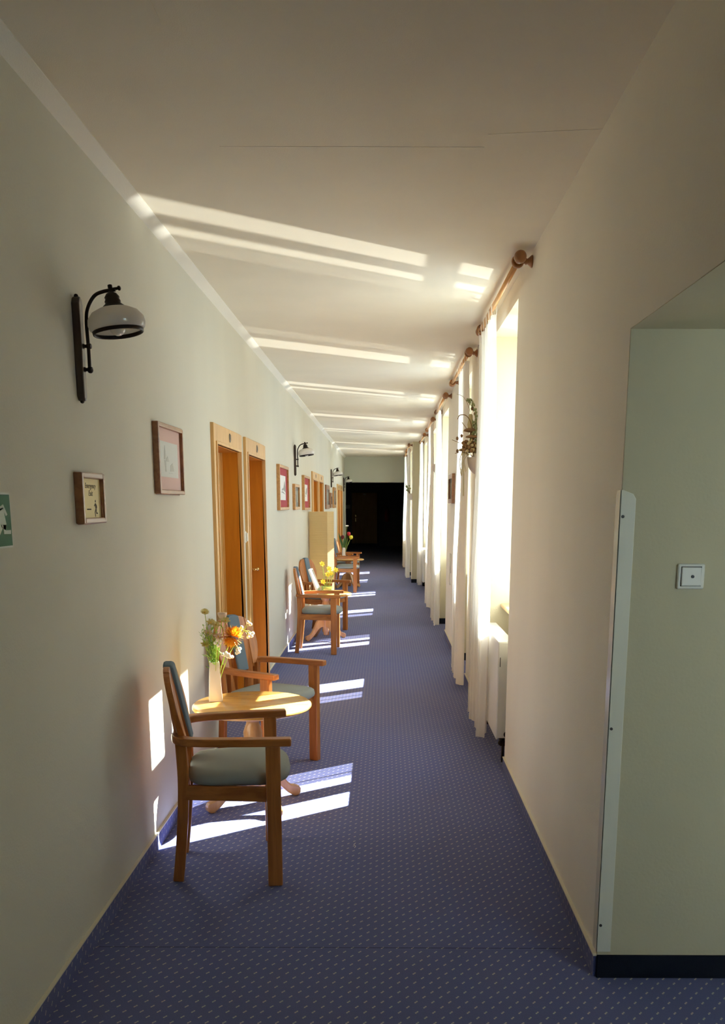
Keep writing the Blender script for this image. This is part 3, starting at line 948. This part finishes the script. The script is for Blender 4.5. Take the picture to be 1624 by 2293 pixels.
def draw_exit(p, x, h, v):
    for txt, z, s in (('Emergency', .50 * v, .027), ('Exit', .12 * v, .029)):
        me = letters(txt, s)
        me.materials.append(M['text'])
        o = bpy.data.objects.new('lettering', me); C.objects.link(o)
        o.parent = p; o.location = (x + .0004, 0, z)
    b = MB()
    for q in runner(.062):
        b.prism([(u + .45 * h, w - .50 * v) for u, w in q], lambda u, w, t: (t, u, w), x - .0005, x + .0008)
    b.build('running_figure', M['text'], p)
    MB().prism([(-.42 * h, -.52 * v), (-.02 * h, -.52 * v), (-.02 * h, -.58 * v), (-.42 * h, -.58 * v)], lambda u, w, t: (t, u, w), x - .0005, x + .0008).build('arrow_bar', M['text'], p)
picture(3.215, 3.478, 1.550, 1.729, 'small framed cream Emergency Exit notice with a running figure', 'frame', None, 'cream', draw_exit, .020, -1, .030, name='framed_notice', cat='notice')

# green escape sign at the left edge
gs = thing('escape_sign', 'green running-man escape sign with a pale border at the left edge', 'sign', (XL, 2.572, 1.573))
MB().box(-.001, .004, -.076, .076, -.0775, .0775).build('border', M['signedge'], gs)
MB().box(.0, .0048, -.0705, .0705, -.072, .072).build('panel', M['green'], gs)
b = MB()
for q in ([(-.03, .030), (.022, .045), (.047, .016), (.036, .012), (.018, .032), (-.03, .018)], [(-.02, .03), (.02, .036), (.035, -.01), (.03, -.028), (.0, -.02)],
          [(.012, -.012), (.034, -.012), (.028, -.028), (.064, -.028), (.062, -.039), (.014, -.038)], [(-.01, .0), (.01, -.02), (-.02, -.045), (-.035, -.06), (-.045, -.055), (-.03, -.035)],
          [(-.03, .052), (-.016, .06), (-.002, .052), (-.016, .042)]):
    b.prism(q, lambda u, v, t: (t, u, v), .0044, .0056)
b.build('running_figure', M['signpale'], gs)

# thermostat between the first two doors, white box on the right pier
hs = thing('wall_handset', 'white wall handset between the first two doors', 'handset', (XL, 7.022, 1.372))
MB().box(-.001, .022, -.035, .035, -.046, .046).build('base', M['plastic'], hs, .012, 4)
MB().box(.018, .034, -.008, .022, -.034, .034).build('front', M['plastic'], hs, .008, 3)
tb = thing('cable_cover', 'slim white plastic cover low on the right pier below the framed picture', 'cover', (W(0, 10.45), 10.45, .97))
MB().box(-.022, .001, -.05, .05, -.12, .10).build('case', M['plastic'], tb, .006)
MB().tube([(-.012, 0, -.12), (-.012, .01, -.20), (-.004, .012, -.26)], .005).build('cable', M['plastic'], tb)

# ------------------------------------------------------------------ wall lamps
def sconce(loc, label):
    t = thing('wall_lamp', label, 'lamp', loc, 0, 'opal wall lamps on the left wall')
    pts = [(-.019, -.160), (-.006, -.175), (.006, -.175), (.019, -.160), (.022, .150), (.013, .168), (0, .175), (-.013, .168), (-.022, .150)]
    MB().prism(pts, lambda u, v, q: (q, u, v), -.001, .027).build('back_plate', M['lampwood'], t, .007, 3)
    fn = MB()
    for s in (-1, 1): fn.ball((.012, 0, s * .175), .008, 8, 6)
    fn.build('end_stud', M['iron'], t)
    a = MB()
    for z in (.010, -.068):
        a.lathe([(.011, .024), (.008, .03), (.006, .034), (.006, .038), (.011, .042), (.012, .047), (.008, .055)], 12, (0, 0, z), 'x')
    arm = crom([(.045, 0, -.075), (.045, 0, .0), (.043, 0, .09), (.050, 0, .135), (.075, 0, .175), (.108, 0, .190), (.150, 0, .196)], 7)
    a.tube(arm, .0062, 10, None, (0, 1, 0))
    a.ball((.047, 0, -.07), .011, 8, 6)
    a.build('arm', M['iron'], t)
    # lamp head tilted a little away from the wall
    hx, hz, tl = .148, .090, math.radians(8)
    def tilt(mb):
        c, s = math.cos(tl), math.sin(tl)
        mb.v = [(hx + x * c - z * s, y, hz + z * c + x * s) for x, y, z in mb.v]
        return mb
    tilt(MB().lathe([(.030, .047), (.055, .044), (.080, .032), (.096, .012), (.099, -.006), (.094, -.022), (.086, -.030), (.083, -.029), (.091, -.020), (.095, -.005), (.092, .010), (.077, .028), (.052, .040), (.030, .043)], 36, (0, 0, 0), 'z', False)).build('shade', M['opal'], t)
    tilt(MB().lathe([(.084, -.026), (.088, -.028), (.087, -.038), (.084, -.040), (.081, -.038), (.081, -.028), (.084, -.026)], 36, (0, 0, 0), 'z', False)).build('rim_ring', M['iron'], t)
    cp = MB().lathe([(.048, .042), (.040, .050), (.026, .062), (.028, .068), (.024, .076), (.026, .082), (.018, .094), (.010, .098), (.006, .104), (.008, .112), (.008, .122), (.004, .124)], 20)
    tilt(cp).build('cap', M['iron'], t)
    kn = MB().lathe([(.005, .006), (.005, .026), (.008, .027), (.008, .033), (.004, .036)], 10, (0, 0, .108), 'x')
    tilt(kn).build('thumb_screw', M['iron'], t)
    bu = MB().ball((0, 0, -.018), .028, 14, 10); bu.lathe([(.014, .0), (.014, .04)], 12)
    tilt(bu).build('bulb', M['bulb'], t)
    return t
s0 = sconce((XL, 3.325, 2.151), 'large-looking wall lamp nearest the camera, above the exit notice')
for y, lb in ((11.14, 'second wall lamp, between the two red-mounted pictures'), (18.73, 'third wall lamp, above the smallest brown picture'), (24.44, 'farthest wall lamp, at the edge of the dark opening')):
    copy_tree(s0, (XL, y, 2.14), 0, lb)

# ------------------------------------------------------------------ armchairs
def armchair(loc, rz, label):
    t = thing('armchair', label, 'chair', loc, rz, 'reddish beech armchairs along the left wall')
    for s in (-1, 1):
        MB().box(.163, .225, s * .268 - .021, s * .268 + .021, 0, .625).build('leg', M['beech_z'], t, .006)
    for s in (-1, 1):
        pth = crom([(-.226, s * .168, 0), (-.208, s * .172, .15), (-.192, s * .178, .34), (-.187, s * .182, .48), (-.192, s * .186, .64)], 5)
        MB().sweep(pth, rectsec(.030, .046), (1, 0, 0)).build('leg', M['beech_z'], t, .005)
    for s in (-1, 1):
        pth = crom([(.272, s * .272, .640), (.12, s * .262, .640), (-.02, s * .246, .640), (-.11, s * .232, .640), (-.165, s * .212, .640), (-.198, s * .178, .640), (-.210, s * .120, .640)], 6)
        MB().sweep(pth, rectsec(.050, .034)).build('armrest', M['beech_x'], t, .007, 3)
    r = MB()
    for s in (-1, 1):
        r.hexa([(-.185, s * .182 - .011, .375), (.17, s * .258 - .011, .375), (.17, s * .258 + .011, .375), (-.185, s * .182 + .011, .375),
                (-.185, s * .182 - .011, .440), (.17, s * .258 - .011, .440), (.17, s * .258 + .011, .440), (-.185, s * .182 + .011, .440)])
    r.box(.178, .202, -.25, .25, .375, .440)
    r.box(-.197, -.175, -.17, .17, .375, .440)
    r.build('seat_frame', M['beech_x'], t, .003)
    # seat cushion
    mb = MB(); vs = []; n = 40
    prof = [(.0, .436, 0), (.94, .438, 0), (1.0, .448, 0), (1.015, .462, 0), (1.0, .480, 0), (.94, .492, 0), (.80, .501, 0), (.55, .508, 0), (.25, .511, 0), (0, .512, 0)]
    for sc, z, _ in prof:
        for k in range(n):
            a = 2 * PI * k / n
            ca, sa = math.cos(a), math.sin(a)
            p = 5.0
            rr = (abs(ca) ** p + abs(sa) ** p) ** (-1 / p)
            x, y = rr * ca, rr * sa
            hw = .212 + .034 * (x * .5 + .5)
            bow = .025 * (1 - y * y) if x > 0 else 0
            vs.append((.040 + (x * .208 + bow * max(0, x)) * sc, y * hw * sc, z))
    m = len(prof)
    mb.add(vs, [(i * n + k, i * n + (k + 1) % n, (i + 1) * n + (k + 1) % n, (i + 1) * n + k) for i in range(m - 1) for k in range(n)], True)
    mb.build('seat', M['seat'], t)
    # backrest: raked slats, curved wings and an upholstered strip
    def bx(z): return -.163 - .19 * max(0, z - .58) - .06 * max(0, z - .58) ** 2 + .03 * min(0, z - .58)
    def slab(pts, d0, d1, name, mt, bev=.004, par=t):
        mb = MB().prism(pts, lambda u, v, q: (bx(v) + q, u, v), d0, d1)
        return mb.build(name, mt, par, bev)
    def top(y): return .938 - 1.15 * y * y - 9 * y ** 4
    for s in (-1, 1):
        ys = [.055, .075, .095, .118]
        lo = [(s * .055, z) for z in ()]
        pts = [(s * .118, .40), (s * .118, .62), (s * .118, .78)] + [(s * y, top(y)) for y in ys[::-1]] + [(s * .055, .78), (s * .055, .62), (s * .055, .40)]
        slab(pts, -.024, .004, 'slat', M['beech_z'])
    for s in (-1, 1):
        out = [(.1205, .622), (.150, .628), (.180, .655), (.200, .700), (.209, .755), (.205, .800), (.190, .846), (.165, .884), (.140, .906), (.1205, .918)]
        slab([(s * y, z) for y, z in out] + [(s * .1205, .78)], -.024, .004, 'wing', M['beech_z'])
    st = [(-.0545, .60), (.0545, .60), (.0545, .78), (.0545, .936), (.03, .944), (0, .946), (-.03, .944), (-.0545, .936), (-.0545, .78)]
    slab(st, -.027, .017, 'upholstered_strip', M['strip'], .010)
    MB().box(-.210, -.188, -.17, .17, .600, .632).build('back_rail', M['beech_y'], t, .004)
    return t
ch0 = armchair((-.697, 3.905, 0), math.radians(8.5), 'nearest armchair, seen from its side beside the flowered table')
for x, y, r, lb in ((-.735, 5.47, -27, 'armchair behind the nearest table, its striped back towards the camera'),
                    (-.735, 10.05, -1.0, 'armchair in side view before the table with daffodils'),
                    (-.79, 11.62, -24, 'armchair behind the daffodil table, its back hidden partly by the easel frame'),
                    (-.735, 17.20, 0.0, 'far armchair in side view with a sunlit seat before the tulip table'),
                    (-.80, 18.62, -17, 'farthest armchair, behind the white vase of tulips')):
    copy_tree(ch0, (x, y, 0), math.radians(r), lb)

# ------------------------------------------------------------------ pedestal tables
TZ = .57
def table(loc, rz, label):
    t = thing('pedestal_table', label, 'table', loc, rz, 'round pine pedestal tables')
    MB().lathe([(0.001, TZ - .032), (.290, TZ - .032), (.312, TZ - .028), (.320, TZ - .017), (.318, TZ - .007), (.309, TZ), (0.001, TZ)], 56, (0, 0, 0), 'z', False).build('tabletop', M['pine'], t)
    MB().lathe([(.004, .050), (.022, .055), (.030, .07), (.026, .085), (.040, .10), (.044, .13), (.040, .27), (.046, .285), (.034, .30), (.030, .32), (.040, .345), (.050, .375), (.052, .41), (.042, .44), (.034, .46), (.036, .475), (.050, .49), (.055, .505), (.055, .515), (.11, .520), (.11, TZ - .03)], 28).build('column', M['pine_leg'], t)
    out = [(.030, .285), (.075, .282), (.115, .255), (.150, .200), (.180, .145), (.210, .098), (.240, .072), (.265, .066), (.290, .058), (.303, .040), (.300, .016), (.285, .002), (.262, .000), (.245, .012), (.225, .024), (.195, .050), (.160, .085), (.125, .125), (.090, .150), (.060, .158), (.030, .155)]
    for k in range(4):
        a = math.radians(36 + 90 * k)
        ca, sa = math.cos(a), math.sin(a)
        MB().prism([(u * .95, v) for u, v in out], lambda u, v, q: (u * ca - q * sa, u * sa + q * ca, v), -.020, .020).build('leg', M['pine_leg'], t, .007, 3)
    return t
t0 = table((-.708, 4.745, 0), 0, 'round pine pedestal table nearest the camera, under the mixed bouquet')
copy_tree(t0, (-.708, 10.93, 0), 0, 'round pine table holding the daffodils and the easel frame')
copy_tree(t0, (-.710, 17.95, 0), 0, 'farthest round pine table, holding the white vase of tulips')

# ------------------------------------------------------------------ things on the tables
def square_vase(loc, rz, h, w0, w1, label):
    t = thing('vase', label, 'vase', loc, rz, 'tall white square vases')
    def ring(w, z): return [(-w, -w, z), (w, -w, z), (w, w, z), (-w, w, z)]
    vs = ring(w0, 0) + ring(w1, h) + ring(w1 - .004, h) + ring(w0 - .006, .01)
    fs = [(3, 2, 1, 0)]
    for a in (0, 4, 8):
        for k in range(4): fs.append((a + k, a + (k + 1) % 4, a + 4 + (k + 1) % 4, a + 4 + k))
    fs.append((12, 13, 14, 15))
    mb = MB(); mb.add(vs, fs)
    mb.build('body', M['ceramic'], t, .002)
    return t
VA = (-.915, 4.80, TZ)
square_vase(VA, math.radians(14), .215, .036, .0255, 'tall white tapered vase on the nearest table')

def bloom_pompon(mb, c, R, rnd, n=90, w=.006, up=(0, 0, 1), squash=.75):
    c = Vector(c)
    for i in range(n):
        zz = 1 - (i + .5) / n * 1.35
        a = i * 2.39996
        s = math.sqrt(max(0, 1 - zz * zz))
        d = Vector((s * math.cos(a), s * math.sin(a), zz))
        q = Vector(up).rotation_difference(Vector((0, 0, 1))).inverted()
        d = q @ Vector((d.x, d.y, d.z * squash))
        L = R * rnd.uniform(.85, 1.1)
        sd = d.cross(Vector((.3, .2, .9))).normalized() * w
        p0, p1, p2 = c + d * L * .25, c + d * L * .75, c + d * L
        mb.add([p0 - sd * .5, p0 + sd * .5, p1 + sd, p1 - sd, p2 + sd * .1, p2 - sd * .1], [(0, 1, 2, 3), (3, 2, 4, 5)])
def petals(mb, c, n, L, w, up=(0, 0, 1), lift=.3, ph=0.0):
    c = Vector(c)
    q = Vector((0, 0, 1)).rotation_difference(Vector(up))
    for i in range(n):
        a = 2 * PI * i / n + ph
        d = q @ Vector((math.cos(a), math.sin(a), lift)); sd = q @ Vector((-math.sin(a), math.cos(a), 0)) * w
        m = c + d * L * .55; e = c + d * L
        mb.add([c - sd * .25, c + sd * .25, m + sd, m - sd, e + sd * .5, e - sd * .5], [(0, 1, 2, 3), (3, 2, 4, 5)])
def flower(name, label, base, tip, group, build, bend=.0, sr=.0022, leaves=0, lmat='leaf', seed=1):
    b = Vector(base); e = Vector(tip) - b
    t = thing(name, label, 'flower', base, 0, group)
    mid = e * .5 + Vector((bend * .6, 0, abs(e.z) * .06))
    pth = crom([(0, 0, 0), mid, e], 6)
    MB().tube(pth, sr, 6, None, (1, .01, 0)).build('stem', M['stem'], t)
    rnd = random.Random(seed)
    for q in range(leaves):
        p = pth[int(len(pth) * rnd.uniform(.35, .85))]
        a = rnd.uniform(0, 6.28); L = rnd.uniform(.03, .055)
        d = Vector((math.cos(a), math.sin(a), rnd.uniform(.2, .9))).normalized()
        sd = d.cross(Vector((0, 0, 1))).normalized() * .007
        mb = MB(); mb.add([p, p + d * L * .5 + sd, p + d * L, p + d * L * .5 - sd], [(0, 1, 2, 3)])
        mb.build('leaf', M[lmat], t)
    build(t, e, rnd)
    return t
GA = 'mixed bouquet in the nearest vase'
vt = Vector((VA[0], VA[1], TZ + .16))
def vb(dx=0, dy=0): return (VA[0] + dx, VA[1] + dy, TZ + .06)
def b_dahlia(t, e, rnd):
    m = MB(); bloom_pompon(m, e, .064, rnd, 190, .0065, (.45, -.75, .45), .85); m.build('outer_petals', M['petal_gold'], t)
    m = MB(); bloom_pompon(m, e + Vector((-.004, -.002, .004)), .056, rnd, 80, .006, (.2, -.7, .6), .9); m.build('inner_petals', M['petal_orange'], t)
flower('dahlia', 'large orange and yellow pompon bloom in the nearest vase', vb(.006, -.004), (-.808, 4.77, .925), GA, b_dahlia, -.01, .003, 2)
def b_star(mat, n=10, L=.022, w=.005, cen='petal_gold', up=(.2, -.5, .8)):
    def f(t, e, rnd):
        m = MB(); petals(m, e, n, L, w, up, .35); petals(m, e + Vector((0, 0, .003)), n, L * .7, w * .8, up, .8, .3); m.build('petals', M[mat], t)
        m = MB(); m.ball(e + Vector((0, 0, .004)), .005, 8, 6); m.build('centre', M[cen], t)
    return f
flower('daisy', 'tall straw-yellow daisy leaning left above the nearest vase', vb(-.006, 0), (-.957, 4.80, 1.050), GA, b_star('petal_olive', 12, .024, .005), 0, .0018, 1)
def b_rose(t, e, rnd):
    m = MB()
    m.lathe([(.004, -.018), (.016, -.012), (.024, .004), (.026, .018), (.022, .018), (.018, .006), (.002, .004)], 12, tuple(e), 'z', False)
    m.build('petals', M['petal_pink'], t)
    m = MB(); petals(m, e + Vector((0, 0, -.014)), 6, .026, .005, (0, 0, 1), -.1); m.build('sepals', M['leaf'], t)
flower('rose', 'dusty pink rose at the top of the nearest bouquet', vb(.0, .004), (-.868, 4.82, 1.030), GA, b_rose, 0, .0025, 3)
n_lab = ['cream pink blossom at the left middle of the nearest bouquet', 'cream pink blossom under the pink rose', 'straw blossom between the rose and the tall daisy', 'cream blossom low at the left of the nearest bouquet', 'cream pink blossom beside the orange bloom', 'straw blossom right of the pink rose']
for i, (tip, mt) in enumerate((((-.940, 4.78, .940), 'petal_pink'), ((-.895, 4.78, .985), 'petal_olive'), ((-.925, 4.79, .995), 'petal_olive'), ((-.955, 4.77, .880), 'petal_olive'), ((-.880, 4.75, .925), 'petal_pink'), ((-.848, 4.80, 1.005), 'petal_olive'))):
    flower('alstroemeria', n_lab[i], vb(random.uniform(-.008, .008), random.uniform(-.008, .008)), tip, GA, b_star(mt, 6, .026, .008), 0, .0018, 3, 'leaf', 20 + i)
def b_berry(offs):
    def f(t, e, rnd):
        st, be = MB(), MB()
        for d in offs:
            p = e + Vector(d)
            st.tube([e, e + Vector(d) * .5 + Vector((0, 0, .006)), p], .0012, 5, None, (1, .01, 0))
            be.ball(p, .0095, 9, 7)
        st.build('twig', M['stem'], t); be.build('berries', M['petal_white'], t)
    return f
flower('berry_sprig', 'white berry sprig arching right past the orange bloom', vb(.01, 0), (-.750, 4.80, .955), GA, b_berry([(.022, 0, .045), (.036, 0, .034), (.030, 0, -.02), (.040, 0, -.030), (.024, -.01, -.034), (.046, .01, -.016), (-.012, 0, .018), (-.020, 0, .006)]), -.02, .0016)
flower('berry_sprig', 'white berry sprig hanging below the orange bloom', vb(.01, .006), (-.800, 4.76, .875), GA, b_berry([(.018, 0, -.018), (.026, 0, -.030), (.014, 0, -.036), (.03, .01, -.014)]), -.01, .0014)
flower('berry_sprig', 'white blossom cluster drooping at the lip of the nearest vase', vb(.008, -.006), (-.850, 4.77, .825), GA, b_berry([(.0, 0, 0), (.014, 0, -.008), (.026, 0, -.010), (-.01, -.01, .006), (.006, 0, .012), (.036, .01, -.010), (.02, 0, .003)]), .0, .0014)
flower('berry_sprig', 'pale blossom cluster in the middle of the nearest bouquet', vb(0, -.008), (-.885, 4.745, .895), GA, b_berry([(.0, 0, .014), (.012, 0, .0), (-.012, 0, .0), (.006, -.008, -.012), (.022, 0, .012)]), .0, .0014)
gr = thing('greenery_sprig', 'feathery green sprigs low in the nearest vase', 'greenery', vb(0, 0), 0, GA)
rnd = random.Random(5)
gst, glf = MB(), MB()
for q in range(16):
    a = rnd.uniform(0, 6.28); R_ = rnd.uniform(.02, .075); hz = rnd.uniform(.20, .36)
    dx, dy = R_ * math.cos(a) - .012, R_ * .7 * math.sin(a) - .01
    pth = crom([(0, 0, 0), (dx * .25, dy * .25, .155), (dx, dy, hz)], 6)
    gst.tube(pth, .0014, 5, None, (1, .01, 0))
    for p in pth[5:]:
        for k in range(2):
            b_ = rnd.uniform(0, 6.28)
            d = Vector((math.cos(b_), math.sin(b_), .8)).normalized(); sd = d.cross(Vector((0, 0, 1))).normalized() * .004
            L = rnd.uniform(.018, .032)
            glf.add([p, p + d * L * .5 + sd, p + d * L, p + d * L * .5 - sd], [(0, 1, 2, 3)])
gst.build('stems', M['stem'], gr); glf.build('leaves', M['leaf'], gr)

# daffodils in a green glass bowl, easel frame
jb = thing('glass_bowl', 'square green glass bowl of daffodils on the second table', 'bowl', (-.685, 10.86, TZ), math.radians(12))
vs = []
for w, z in ((.048, 0), (.052, .03), (.050, .06), (.062, .085), (.058, .086), (.046, .06), (.047, .03), (.044, .008)):
    vs += [(-w, -w, z), (w, -w, z), (w, w, z), (-w, w, z)]
mb = MB(); mb.add(vs, [(3, 2, 1, 0), (28, 29, 30, 31)] + [(4 * i + k, 4 * i + (k + 1) % 4, 4 * i + 4 + (k + 1) % 4, 4 * i + 4 + k) for i in range(7) for k in range(4)])
mb.build('bowl', M['jar'], jb, .006, 3)
MB().box(-.036, .036, -.036, .036, .012, .05).build('pebbles', M['petal_olive'], jb, .01)
pf = MB()
for sx in (-.022, .022): pf.box(sx - .016, sx + .016, -.0545, -.048, .022, .050)
pf.build('relief_panels', M['jar'], jb, .002)
def b_daff(t, e, rnd):
    m = MB(); petals(m, e, 6, .034, .012, (.35, -.75, .35), .1); m.build('petals', M['petal_yellow'], t)
    d = Vector((.35, -.75, .35)).normalized()
    m = MB(); m.sweep([e, e + d * .012, e + d * .026], [(.010 * math.cos(2 * PI * k / 8), .010 * math.sin(2 * PI * k / 8)) for k in range(8)], (0, 0, 1), True, [.7, .9, 1.35]); m.build('trumpet', M['petal_yellow'], t)
dn = ['tallest daffodil, leaning left out of the green bowl', 'daffodil at the centre of the green bowl', 'daffodil at the right of the green bowl', 'daffodil bud standing up behind the others in the bowl', 'low daffodil beside the easel frame', 'daffodil leaning right over the table edge']
for i, tip in enumerate(((-.735, 10.82, .925), (-.672, 10.82, .800), (-.632, 10.84, .815), (-.655, 10.86, .865), (-.725, 10.80, .715), (-.575, 10.88, .850))):
    flower('daffodil', dn[i], (-.685 + .012 * (i % 3 - 1), 10.86 + .01 * (i % 2), TZ + .03), tip, 'daffodils in the green glass bowl', b_daff, 0, .004, 1, 'leaf', 60 + i)
ef = thing('easel_frame', 'pale-edged photo frame propped on an easel leg on the second table', 'photo frame', (-.825, 10.83, TZ), math.radians(-6))
lean = .36
def lf_(u, v, q): return (-u * math.sin(lean) * 0 + (.055 - v * math.sin(lean)) + q * math.cos(lean), u, v * math.cos(lean) + q * math.sin(lean) + .004)
fo = MB()
for a0, a1, b0, b1 in ((-.11, -.09, 0, .31), (.09, .11, 0, .31), (-.09, .09, 0, .02), (-.09, .09, .29, .31)):
    fo.prism([(a0, b0), (a1, b0), (a1, b1), (a0, b1)], lf_, -.010, .010)
fo.build('frame', M['white'], ef, .002)
MB().prism([(-.09, .02), (.09, .02), (.09, .29), (-.09, .29)], lf_, -.006, .002).build('print', M['paper_grey'], ef)
MB().sweep([(-.018, 0, .19), (-.08, 0, .004)], rectsec(.03, .008), (1, 0, 0)).build('easel_leg', M['beech_z'], ef)

# tulips in the far white vase
VC = (-.795, 18.0, TZ)
square_vase(VC, math.radians(20), .215, .030, .024, 'white tapered vase on the farthest table')
def b_tulip(mt):
    def f(t, e, rnd):
        m = MB(); m.lathe([(.004, -.035), (.026, -.025), (.036, .0), (.032, .028), (.018, .042), (.012, .036), (.020, .02), (.004, -.02)], 12, tuple(e), 'z', False)
        m.build('petals', M[mt], t)
    return f
GC = 'tulips in the far white vase'
flower('tulip', 'red tulip in the far vase, uppermost', (VC[0] + .004, VC[1], TZ + .05), (-.690, 17.97, 1.050), GC, b_tulip('petal_red'), 0, .004)
flower('tulip', 'yellow tulip in the far vase, against the dark opening', (VC[0] + .006, VC[1], TZ + .05), (-.645, 17.94, .985), GC, b_tulip('petal_yellow'), 0, .004)
flower('tulip', 'small dark red tulip among the leaves of the far vase', (VC[0] - .004, VC[1], TZ + .05), (-.815, 17.98, .985), GC, b_tulip('petal_dark'), 0, .004)
def b_white(t, e, rnd):
    m = MB(); petals(m, e, 8, .034, .012, (0, -.4, 1), .2); m.build('petals', M['petal_white'], t)
flower('daisy', 'single white blossom on a thin stem above the tulips', (VC[0], VC[1], TZ + .05), (-.725, 18.0, 1.205), GC, b_white, 0, .0025)
tl = thing('tulip_leaves', 'broad dark green leaves standing in the far vase', 'leaves', (VC[0], VC[1], TZ + .05), 0, GC)
for dx, dy, dz, w in ((-.10, -.02, .46, .022), (-.07, .03, .40, .020), (.06, -.02, .37, .026), (.09, .02, .34, .026), (.12, -.03, .30, .022), (.02, -.04, .36, .026), (.04, .04, .42, .018)):
    pth = crom([(0, 0, 0), (dx * .2, dy * .2, .17), (dx * .7, dy * .7, dz * .75), (dx, dy, dz)], 5)
    m = MB(); vv = []
    for i, p in enumerate(pth):
        u = i / (len(pth) - 1); ww = w * math.sin(PI * min(1, max(.06, u ** .8)) * .97 + .05)
        vv += [p + Vector((-ww * .9, 0, -.0)), p + Vector((0, .006, 0)), p + Vector((ww * .9, 0, 0))]
    ff = []
    for i in range(len(pth) - 1):
        ff += [(3 * i, 3 * i + 1, 3 * i + 4, 3 * i + 3), (3 * i + 1, 3 * i + 2, 3 * i + 5, 3 * i + 4)]
    m.add(vv, ff, True); m.build('leaf', M['leaf_dark'], tl)

# ------------------------------------------------------------------ paper floor lamp, lint
fl = thing('paper_floor_lamp', 'tall square rice-paper floor lamp standing by the left wall', 'lamp', (-.895, 13.15, 0), math.radians(-17))
pb = MB(); w = .136
nr = 60
for k in range(nr):
    z0, z1 = .04 + k * (1.48 / nr), .04 + (k + 1) * (1.48 / nr)
    zm = (z0 + z1) / 2
    for za, zb, wa, wb in ((z0, zm, w, w + .0014), (zm, z1, w + .0014, w)):
        vs = [(-wa, -wa, za), (wa, -wa, za), (wa, wa, za), (-wa, wa, za), (-wb, -wb, zb), (wb, -wb, zb), (wb, wb, zb), (-wb, wb, zb)]
        pb.add(vs, [(0, 1, 5, 4), (1, 2, 6, 5), (2, 3, 7, 6), (3, 0, 4, 7)])
pb.build('paper_shade', M['ricepaper'], fl)
fr = MB()
for sx in (-1, 1):
    for sy in (-1, 1): fr.box(sx * .128 - .005, sx * .128 + .005, sy * .128 - .005, sy * .128 + .005, 0, 1.515)
for z in (.045, 1.505):
    fr.box(-.13, .13, -.133, -.123, z - .005, z + .005); fr.box(-.13, .13, .123, .133, z - .005, z + .005)
    fr.box(-.133, -.123, -.13, .13, z - .005, z + .005); fr.box(.123, .133, -.13, .13, z - .005, z + .005)
fr.build('frame', M['rod'], fl)
MB().box(-.125, .125, -.125, .125, .05, .07).build('base_board', M['rod'], fl)
tag(MB().tube(crom([(0, 0, .003), (.006, .02, .004), (-.004, .04, .003), (.004, .06, .004)], 5), .0012, 5).build('lint_thread', M['lint'], None, 0, 2, (-.137, 4.09, 0)), 'tiny pale thread lying on the carpet in mid corridor', 'thread')
